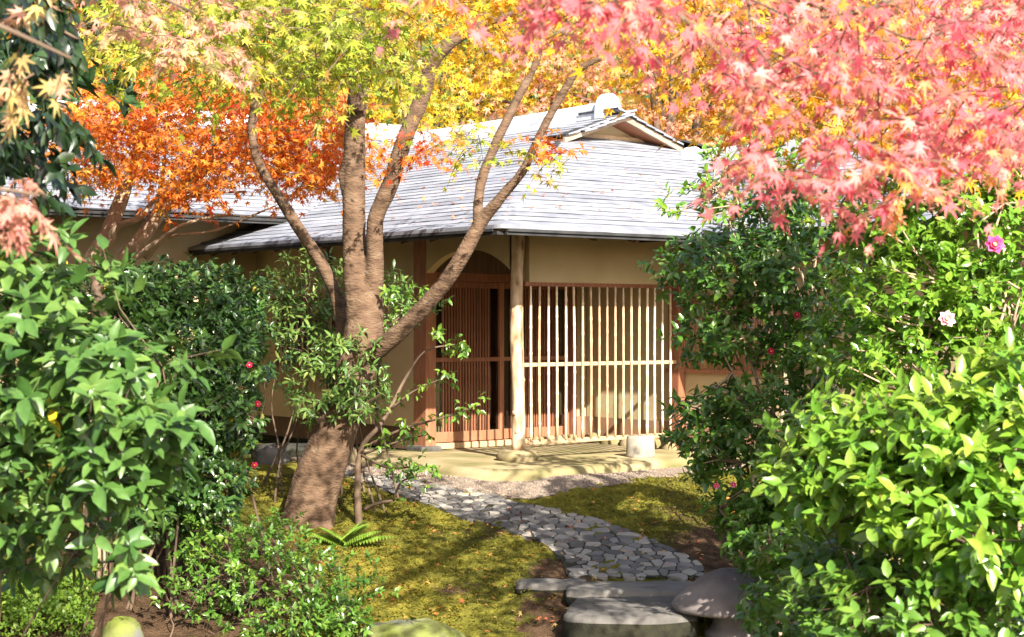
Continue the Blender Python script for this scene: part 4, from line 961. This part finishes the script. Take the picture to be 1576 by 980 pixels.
for px, lab in ((80, 'dark evergreen tree far behind at the left'), (520, 'dark evergreen tree behind the yellow maples'), (760, 'bright green tree behind the dark maple stems'), (1060, 'dark evergreen tree above the rose maple'), (1400, 'dark evergreen tree behind the pink leaves at the right')):
    back_tree('evergreen_tree', lab, px, 33, 9.5, E, 26, 'lf_evergreen', 0.22, 'tiny', rm=0.75 if px == 760 else 0.4)

for px, yy, lab in ((-330, 10.8, 'tall unseen evergreen added beyond the left edge beside the near shrub to block sky light'), (-300, 14.2, 'tall unseen evergreen added beyond the left edge beside the left wing to block sky light'), (-1150, 8.6, 'broad unseen evergreen added beyond the left edge near the camera to block sky light')):  # unseen evergreens added to block sky light and darken the left wall
    back_tree('evergreen_tree', lab, px, yy, 8.5, [((x * 0.6, y, z - 1.4), (rx * 0.7, ry, rz)) for (x, y, z), (rx, ry, rz) in E], 110, 'lf_evergreen', 0.2, 'tiny', rm=0.3, group='unseen trees added to block sky light')  # evergreen_tree here is an added, unseen tree
# ------------------------------------------------------------------ shrubs
def ell(px, py, rx, ry, Y, dy):
    c = at(px, py, Y); return c, np.array([rx / F * Y, dy, ry / F * Y])
def shrub(name, label, base, blobs, nper, tm, mat, size, k=6, wood='bark_dark', nstem=14, stem_r=0.012, shell=0.35, open_=(0.6, 1.25), upref=0.7, droop=0.0, rm=0.45, cat='shrub', nobj=300, group=None, toward=0.35, spread=0.35, loose=0.12):
    t = thing(name, label, cat, base, group); lv = Leaves(); ends = []
    vol = [np.prod(r) ** (2 / 3) for _, r in blobs]
    for (c, r), v in zip(blobs, vol):
        m = max(4, int(nper * v)); q = unit(rng.normal(size=(m, 3))); rad = shell + (1 - shell) * rng.uniform(0, 1, (m, 1)) ** 0.6
        o = c + q * rad * r * (1 + loose * rng.normal(size=(m, 1)))
        d = unit(q * 0.8 + np.array([0, -toward, 0.45]) + 0.4 * rng.normal(size=(m, 3)))
        g = ground_h(o[:, 0], o[:, 1]); keep = o[:, 2] > g + 0.03; o = o[keep]; d = d[keep]
        clusters(lv, o, d, size, k, open_=open_, rmean=rm, upref=upref, droop=droop, stem=size * 0.9); ends.append((o, d))
    O = np.concatenate([a for a, _ in ends]); D = np.concatenate([b for _, b in ends])
    mb = MB(); pick = rng.choice(len(O), min(nstem, len(O)), replace=False); tops = []
    for i in pick:
        e = O[i]; s0 = np.asarray(base) + np.array([rng.normal() * spread, rng.normal() * spread * 0.6, 0]); s0[2] = float(ground_h(s0[0], s0[1])) - 0.05
        mid = s0 * 0.45 + e * 0.55; mid[:2] = s0[:2] * 0.65 + e[:2] * 0.35; mid += rng.normal(size=3) * 0.06
        P = spline([s0, (s0 + mid) / 2 + rng.normal(size=3) * 0.03, mid, e], 5); mb.tube(P, np.linspace(stem_r, stem_r * 0.25, len(P)), 6, jit=0.06); tops += list(P[len(P) // 2:])
    tops = np.array(tops)
    for i in rng.choice(len(O), min(len(O), nstem * 9), replace=False):
        j = np.argmin(np.linalg.norm(tops - O[i], axis=1) + rng.uniform(0, 0.1)); a = tops[j]
        mb.tube([a, (a + O[i]) / 2 + rng.normal(size=3) * 0.03, O[i] + D[i] * size * 0.8], [stem_r * 0.35, stem_r * 0.25, stem_r * 0.15], 4, cap=False)
    mb.build('stem', M[wood], t, True)
    put_leaves(lv, tm, M[mat], t, nobj, 'foliage')
    return t
def gb_(px, Y, dx=0.0):
    X = (px - CX) / F * Y; return np.array([X, Y, float(ground_h(X, Y))])
# near left shrub with broad leaves in whorls
shrub('shrub', 'broad-leaved shrub with whorls of light green leaves at the near left', gb_(-40, 6.4),
      [ell(60, 450, 120, 90, 6.2, .5), ell(120, 560, 150, 80, 5.9, .5), ell(40, 640, 130, 90, 6.1, .5), ell(190, 690, 110, 70, 5.7, .4), ell(200, 770, 90, 50, 5.8, .3), ell(50, 810, 100, 40, 6.2, .4), ell(20, 720, 90, 80, 6.3, .4), ell(195, 850, 40, 40, 5.6, .15), ell(265, 640, 50, 50, 5.7, .2), ell(-20, 560, 80, 120, 6.2, .4), ell(60, 860, 90, 30, 6.6, .3)],
      640, 'oval', 'lf_left', 0.100, 7, nstem=8, stem_r=0.008, open_=(0.8, 1.35), upref=1.0, droop=0.3, spread=0.2, loose=0.25, shell=0.15)
# dark leaves at the upper left
dk = thing('evergreen_tree', 'dark glossy evergreen branches hanging at the upper left corner', 'tree', gb_(-260, 6.6))
plain_trunk(dk, [[(-260, 1200, 6.6, 90), (-250, 700, 6.6, 80), (-230, 200, 6.6, 70), (-220, -150, 6.6, 50)], [(-240, 260, 6.6, 30), (-120, 150, 6.4, 18), (0, 120, 6.2, 10), (110, 170, 6.1, 4)],
                 [(-230, 0, 6.6, 30), (-110, -30, 6.4, 18), (20, 10, 6.2, 10), (120, 60, 6.1, 4)], [(-120, 150, 6.4, 14), (-20, 200, 6.2, 9), (60, 260, 6.1, 4)]], M['bark_dark'])
lv = Leaves()
for pl_, k in (([(-60, -40), (90, -40), (110, 60), (90, 130), (20, 150), (-60, 140)], 70), ([(-60, 130), (60, 140), (140, 190), (110, 280), (60, 300), (20, 270), (-60, 290)], 48)):
    o = region(pl_, 5.8, 6.7, k); clusters(lv, o, unit(rand_dir(k, 0.7) + np.array([0.3, -0.2, -0.3])), 0.088, 7, open_=(0.4, 1.1), stem=0.12, upref=0.6, droop=0.8)
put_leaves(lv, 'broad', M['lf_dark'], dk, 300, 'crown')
# dark hedge of camellia on the left
hed = shrub('camellia_shrub', 'dense dark camellia hedge left of the maple trunk with small red flowers', gb_(270, 11.6),
      [ell(170, 470, 120, 60, 12.2, .6), ell(290, 455, 130, 48, 12.4, .6), ell(360, 500, 50, 55, 12.2, .5), ell(290, 560, 140, 70, 11.8, .6), ell(315, 640, 80, 70, 11.6, .5), ell(240, 660, 90, 80, 11.6, .5), ell(312, 740, 75, 70, 11.5, .5), ell(250, 760, 80, 60, 11.5, .5)],
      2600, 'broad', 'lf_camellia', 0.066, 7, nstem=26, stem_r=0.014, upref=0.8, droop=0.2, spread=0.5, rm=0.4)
# pieris behind the trunk
shrub('pieris_shrub', 'loose shrub with narrow whorled leaves round the maple trunk', gb_(470, 14.0),
      [ell(480, 440, 80, 50, 14.2, .4), ell(460, 500, 60, 50, 14.0, .4), ell(540, 560, 60, 60, 13.0, .25), ell(500, 590, 60, 50, 13.1, .3), ell(590, 470, 40, 50, 14.2, .3), ell(560, 620, 40, 26, 12.9, .2)],
      720, 'slim', 'lf_pieris', 0.085, 8, nstem=12, stem_r=0.012, open_=(0.8, 1.3), upref=0.9, droop=0.15)
# sapling right of the trunk
sp_ = thing('camellia_sapling', 'thin young camellia with sparse leaves standing right of the maple trunk', 'sapling', unp(552, 806))
Ys = unp(552, 806)[1]
saps = [[(556, 830, Ys, 14), (552, 800, Ys, 13), (550, 740, Ys, 11), (556, 690, Ys, 9), (580, 660, Ys - .1, 8), (600, 630, Ys - .1, 7), (625, 580, Ys - .1, 5), (655, 540, Ys - .2, 3), (700, 530, Ys - .2, 2)],
        [(560, 785, Ys, 7), (580, 775, Ys - .1, 6), (605, 770, Ys - .15, 4)], [(605, 770, Ys - .15, 4), (620, 740, Ys - .2, 3), (660, 730, Ys - .3, 2)],
        [(558, 690, Ys, 5), (620, 660, Ys - .2, 4), (690, 640, Ys - .3, 3), (740, 622, Ys - .3, 2)], [(556, 700, Ys, 5), (600, 720, Ys - .2, 4), (650, 715, Ys - .4, 2)],
        [(600, 630, Ys - .1, 5), (640, 600, Ys - .2, 3), (700, 575, Ys - .3, 2)], [(580, 600, Ys, 5), (590, 520, Ys, 4), (600, 450, Ys, 3)], [(600, 500, Ys, 3), (640, 470, Ys, 2.5), (680, 460, Ys - .1, 2)],
        [(580, 660, Ys - .1, 5), (578, 620, Ys, 5), (580, 590, Ys, 5)], [(556, 700, Ys, 4), (610, 680, Ys - .1, 3), (660, 668, Ys - .1, 2)]]
plain_trunk(sp_, saps, M['bark_dark'], n=4, sides=6)
lv = Leaves()
for path_ in saps[2:]:
    P, r = limb_world(path_, 6); P = P[3:]; P = np.repeat(P, 2, 0) + rng.normal(size=(len(P) * 2, 3)) * 0.035
    clusters(lv, P, unit(rand_dir(len(P), 0.0) + np.array([0.4, -0.2, 0.1])), 0.06, 3, open_=(0.6, 1.3), stem=0.05, upref=1.0, droop=0.5, rmean=0.6)
for pl_, k in (([(590, 420), (680, 450), (690, 480), (620, 490), (590, 470)], 22), ([(650, 500), (730, 520), (725, 560), (660, 560)], 20), ([(590, 700), (680, 720), (690, 750), (600, 740)], 12)):
    o = region(pl_, Ys - .35, Ys, k); clusters(lv, o, unit(rand_dir(k, 0.1) + np.array([0.4, -0.2, 0])), 0.06, 5, open_=(0.6, 1.3), upref=1.0, droop=0.4, rmean=0.6)
put_leaves(lv, 'broad', M['lf_camellia_lit'], sp_, 300, 'crown')
# low shrub in the foreground
shrub('low_shrub', 'low small-leaved shrub in front of the maple trunk', gb_(430, 10.9),
      [ell(500, 900, 90, 60, 10.7, .35), ell(420, 840, 80, 50, 11.0, .4), ell(330, 890, 90, 60, 10.9, .4), ell(440, 950, 110, 40, 10.5, .3), ell(320, 830, 60, 50, 11.3, .3), ell(530, 940, 50, 40, 10.6, .25)],
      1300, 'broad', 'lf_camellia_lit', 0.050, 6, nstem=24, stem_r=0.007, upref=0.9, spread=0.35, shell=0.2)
# camellia right of the porch
camR = shrub('camellia_shrub', 'tall camellia with dark leaves right of the porch lattice', gb_(1235, 10.9),
      [ell(1110, 420, 110, 60, 11.0, .5), ell(1220, 430, 110, 70, 10.8, .5), ell(1100, 520, 70, 40, 10.9, .4), ell(1190, 640, 120, 60, 10.7, .5), ell(1100, 660, 70, 60, 10.8, .4), ell(1150, 740, 90, 50, 10.6, .4), ell(1220, 540, 60, 50, 10.9, .4), ell(1200, 330, 60, 60, 11.2, .4), ell(1190, 830, 70, 60, 10.3, .35), ell(1230, 900, 80, 50, 10.2, .35), ell(1260, 780, 70, 60, 10.3, .35), ell(1145, 800, 40, 40, 10.5, .3)],
      1500, 'broad', 'lf_camellia_lit', 0.072, 6, wood='bark_pale', nstem=20, stem_r=0.02, upref=0.8, droop=0.25, spread=0.3, rm=0.25)
shrub('camellia_shrub', 'camellia with lit light green sprays rising against the roof on the right', gb_(1240, 12.2),
      [ell(1130, 270, 60, 50, 12.3, .4), ell(1060, 310, 50, 26, 12.3, .3), ell(1180, 240, 50, 40, 12.2, .4), ell(1110, 330, 60, 20, 12.3, .3), ell(1250, 290, 60, 60, 12.3, .4)],
      520, 'broad', 'lf_bright', 0.068, 6, wood='bark_pale', nstem=8, stem_r=0.02, upref=0.8, droop=0.2, spread=0.2)
camB = shrub('camellia_shrub', 'sunlit camellia with pink flowers at the right edge', gb_(1460, 9.2),
      [ell(1380, 330, 120, 70, 9.3, .5), ell(1500, 360, 110, 80, 9.0, .5), ell(1400, 450, 120, 70, 9.0, .5), ell(1530, 480, 100, 80, 8.8, .5), ell(1330, 540, 80, 60, 9.2, .5), ell(1450, 560, 120, 70, 8.8, .5), ell(1560, 270, 90, 60, 9.2, .5)],
      1700, 'broad', 'lf_bright', 0.070, 6, wood='bark_pale', nstem=20, stem_r=0.022, upref=0.8, droop=0.2, spread=0.35)
shrub('broadleaf_shrub', 'yellow-green large-leaved shrub in full sun at the lower right', gb_(1470, 6.6),
      [ell(1330, 680, 110, 60, 6.8, .4), ell(1440, 660, 110, 60, 6.5, .4), ell(1540, 700, 90, 90, 6.3, .4), ell(1400, 770, 130, 60, 6.5, .4), ell(1520, 820, 110, 70, 6.2, .4), ell(1250, 740, 70, 60, 6.9, .3), ell(1560, 600, 70, 60, 6.6, .4)],
      1800, 'broad', 'lf_bright', 0.088, 6, nstem=16, stem_r=0.012, open_=(0.7, 1.3), upref=0.9, droop=0.2, spread=0.3, rm=0.55)
shrub('broadleaf_shrub', 'shaded low leaves below the yellow-green shrub at the bottom right', gb_(1380, 7.6),
      [ell(1300, 920, 90, 50, 7.3, .4), ell(1450, 900, 110, 60, 7.2, .4), ell(1540, 930, 80, 60, 6.9, .4), ell(1230, 860, 60, 40, 7.8, .3), ell(1350, 980, 120, 40, 7.2, .4), ell(1190, 950, 50, 40, 7.9, .3), ell(1400, 860, 120, 50, 7.0, .4), ell(1290, 830, 60, 60, 7.6, .3), ell(1400, 935, 150, 55, 6.3, .3), ell(1260, 950, 70, 45, 6.8, .3), ell(1540, 940, 80, 60, 6.2, .3)],
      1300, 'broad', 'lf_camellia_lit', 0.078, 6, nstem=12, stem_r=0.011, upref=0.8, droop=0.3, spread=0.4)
# ground cover and fern
t = thing('ground_cover', 'bright small-leaved ground cover in the bottom left corner', 'ground cover', unp(60, 960)); lv = Leaves()
q = rng.uniform(0, 1, (900, 2)); o = np.array([unp(-60 + a * 220 - b * 20, 905 + b * 90) for a, b in q]); o[:, 2] += 0.03 + 0.16 * rng.uniform(0, 1, 900)
clusters(lv, o, unit(rand_dir(900, -0.8)), 0.045, 6, upref=1.2); put_leaves(lv, 'tiny', M['lf_cover'], t, 300, 'foliage')
fb = unp(530, 835)
fern = thing('fern', 'small bright green fern at the foot of the maple trunk', 'fern', fb)
for a, ln_, el_ in ((0.2, 0.42, 0.35), (1.0, 0.36, 0.6), (-0.5, 0.34, 0.5), (2.2, 0.3, 0.6), (3.4, 0.3, 0.5), (0.6, 0.3, 0.9)):
    lv = Leaves(); d0 = np.array([math.cos(a), -abs(math.sin(a)) * 0.6, math.tan(el_)]); d0 /= np.linalg.norm(d0)
    n = 15; ts = np.linspace(0.1, 1, n); P = fb + d0 * (ts * ln_)[:, None] + np.array([0, 0, -0.22]) * (ts ** 2)[:, None] * ln_
    side = unit(np.cross(d0, [0, 0, 1.0]))[None]
    for s in (-1, 1):
        lv.add(P, frames(np.repeat(side * s, n, 0) + d0 * 0.3 + np.array([0, 0, -0.2]), np.repeat([[0, -0.4, 1.0]], n, 0)), 0.10 * np.sin(np.pi * (0.25 + 0.72 * ts)) + 0.012, rng.uniform(0, 1, n))
    p_, R_, s_, r_ = lv.cat(); V, Fc = T['slim']; W = np.einsum('nij,vj->nvi', R_, V) * s_[:, None, None] + p_[:, None]
    link('frond', mesh_np('frond', W.reshape(-1, 3), (Fc[None] + (np.arange(len(p_)) * len(V))[:, None, None]).reshape(-1, 3), M['lf_fern'], np.repeat(r_, len(Fc))), fern)

# camellia flowers as parts of their shrubs
def flower(parent, px, py, Y, size, mat):
    c = at(px, py, Y); lv = Leaves(); fwd = unit(np.array([0.1, -1.0, 0.35])); a = unit(np.cross(fwd, [0, 0, 1.0])); b = np.cross(a, fwd)
    for ring, m, op, sc in ((0, 7, 1.25, 1.0), (1, 6, 0.85, 0.85), (2, 4, 0.45, 0.7)):
        th = np.arange(m) / m * 6.283 + ring * 0.5 + rng.normal(size=m) * 0.12
        ax = fwd * math.cos(op) + (a * np.cos(th)[:, None] + b * np.sin(th)[:, None]) * math.sin(op)
        lv.add(np.repeat(c[None], m, 0), frames(ax, np.repeat(fwd[None], m, 0)), np.full(m, size * 0.5 * sc), rng.uniform(0, 0.99, m))
    p_, R_, s_, r_ = lv.cat(); V, Fc = tmpl_broad(0.40, 0.16, -0.1); W = np.einsum('nij,vj->nvi', R_, V) * s_[:, None, None] + p_[:, None]
    o = link('flower', mesh_np('flower', W.reshape(-1, 3), (Fc[None] + (np.arange(len(p_)) * len(V))[:, None, None]).reshape(-1, 3), M[mat], np.repeat(r_, len(Fc))), parent)
    MB().tube([c + fwd * 0.002, c + fwd * size * 0.2], [size * 0.08, size * 0.1], 8).build('stamens', M['stamen'], o)
flower(camB, 1529, 378, 8.3, 0.115, 'flower_pink'); flower(camB, 1456, 492, 8.2, 0.10, 'flower_pale'); flower(camB, 1488, 242, 8.5, 0.08, 'flower_pink')
for px, py in ((1102, 748), (1128, 746)): flower(camR, px, py, 10.2, 0.045, 'flower_pink')
for px, py in ((1226, 485), (1186, 541)): flower(camR, px, py, 10.3, 0.05, 'flower_red')
for px, py in ((384, 562), (392, 716), (397, 622)): flower(hed, px, py, 11.2, 0.05, 'flower_red')

# bamboo-wrapped young tree at the left
wb_ = unp(158, 893); Yw = wb_[1]
wt = thing('young_tree', 'young tree with its trunk wrapped in bamboo strips, half hidden at the left', 'tree', wb_)
plain_trunk(wt, [[(160, 930, Yw, 44), (160, 890, Yw, 40), (158, 700, Yw, 36), (156, 560, Yw, 32), (150, 420, Yw, 20)]], M['bark_dark'])
for i in range(16):
    a = i / 16 * 6.283; rd = 0.115; p0 = at(158, 892, Yw) + np.array([math.cos(a), math.sin(a), 0]) * rd; p1 = at(157, 600, Yw) + np.array([math.cos(a), math.sin(a), 0]) * rd * 0.92
    p0[2] = float(ground_h(p0[0], p0[1])) + 0.02 + rng.uniform(0, .03)
    MB().tube([p0, (p0 + p1) / 2, p1], 0.019, 6).build('bamboo_strip', M['bamboo'], wt, True)
for py in (860, 740, 640):
    c = at(158, py, Yw); th = np.linspace(0, 6.283, 24); MB().tube([c + np.array([math.cos(a) * 0.137, math.sin(a) * 0.137, 0]) for a in th], 0.008, 5).build('rope', M['rope'], wt, True)

# fallen leaves on the moss, the path and the roof
lv = Leaves(); n = 650
q = np.array([unp(a, b) for a, b in zip(rng.uniform(420, 1200, n), rng.uniform(745, 975, n))]); q[:, 2] += 0.02
onp = in_poly(q[:, :2], PPOLY); q[onp, 2] += 0.02
lv.add(q, frames(rand_dir(n, 0, 0.2), unit(np.array([0, 0, 1.0]) + 0.3 * rng.normal(size=(n, 3)))), rng.uniform(0.016, 0.040, n), rng.uniform(0, .999, n))
n = 150; l = rng.uniform(-0.7, 2.6, n); r = rng.uniform(-0.85, 2.6, n); q = np.array([hw(a, b, EZ + PM * (min(a, b) + 0.9) + 0.034) for a, b in zip(l, r)])
lv.add(q, frames(rand_dir(n, 0, 0.2), unit(np.array([0, -0.3, 1.0]) + 0.3 * rng.normal(size=(n, 3)))), rng.uniform(0.025, 0.055, n), rng.uniform(0, .7, n))
V, Fc = T['maple5']; p_, R_, s_, r_ = lv.cat(); W = np.einsum('nij,vj->nvi', R_, V) * s_[:, None, None] + p_[:, None]
tag(link('fallen_leaves', mesh_np('fallen_leaves', W.reshape(-1, 3), (Fc[None] + (np.arange(len(p_)) * len(V))[:, None, None]).reshape(-1, 3), M['lf_fallen'], np.repeat(r_, len(Fc)))), 'scattered fallen maple leaves on moss, path and roof', 'fallen leaves', kind='stuff')

# moss tufts: fine relief on the moss
lv = Leaves(); n = 15000
q = np.stack([rng.uniform(-2.2, 2.6, n), rng.uniform(10.9, 14.8, n), np.zeros(n)], 1)
q = q[~in_poly(q[:, :2], PPOLY)]; ix = np.clip(np.searchsorted(gx, q[:, 0]), 0, nx - 1); iy = np.clip(np.searchsorted(gy, q[:, 1]), 0, ny - 1)
q = q[soil[iy, ix] < 0.42 + 0.2 * rng.normal(size=len(q))]; ix = np.clip(np.searchsorted(gx, q[:, 0]), 0, nx - 1); iy = np.clip(np.searchsorted(gy, q[:, 1]), 0, ny - 1)
keep = np.abs((q - PO) @ LV + 0) > -9; q[:, 2] = ZZ[iy, ix]
rl = (q - PO) @ LV; rr_ = (q - PO) @ RV; q = q[(rl < -1.35) | (rr_ < -1.45)]
pat = 0.5 + 0.3 * np.sin(q[:, 0] * 2.7 + 1.3 * np.sin(q[:, 1] * 1.9)) * np.sin(q[:, 1] * 3.3 + q[:, 0])
clusters(lv, q, unit(np.array([0, 0, 1.0]) + 0.35 * rng.normal(size=(len(q), 3))), 0.021, 4, open_=(0.3, 1.2), stem=0.006, upref=0.5)
p_, R_, s_, r_ = lv.cat(); r_ = np.clip(0.5 * r_ + 0.5 * np.tile(pat, 4), 0, 0.999); V, Fc = T['tiny']; W = np.einsum('nij,vj->nvi', R_, V) * s_[:, None, None] + p_[:, None]
tag(link('moss_tufts', mesh_np('moss_tufts', W.reshape(-1, 3), (Fc[None] + (np.arange(len(p_)) * len(V))[:, None, None]).reshape(-1, 3), M['lf_moss'], np.repeat(r_, len(Fc)))), 'golden green moss covering the ground beside the path', 'moss', kind='stuff')
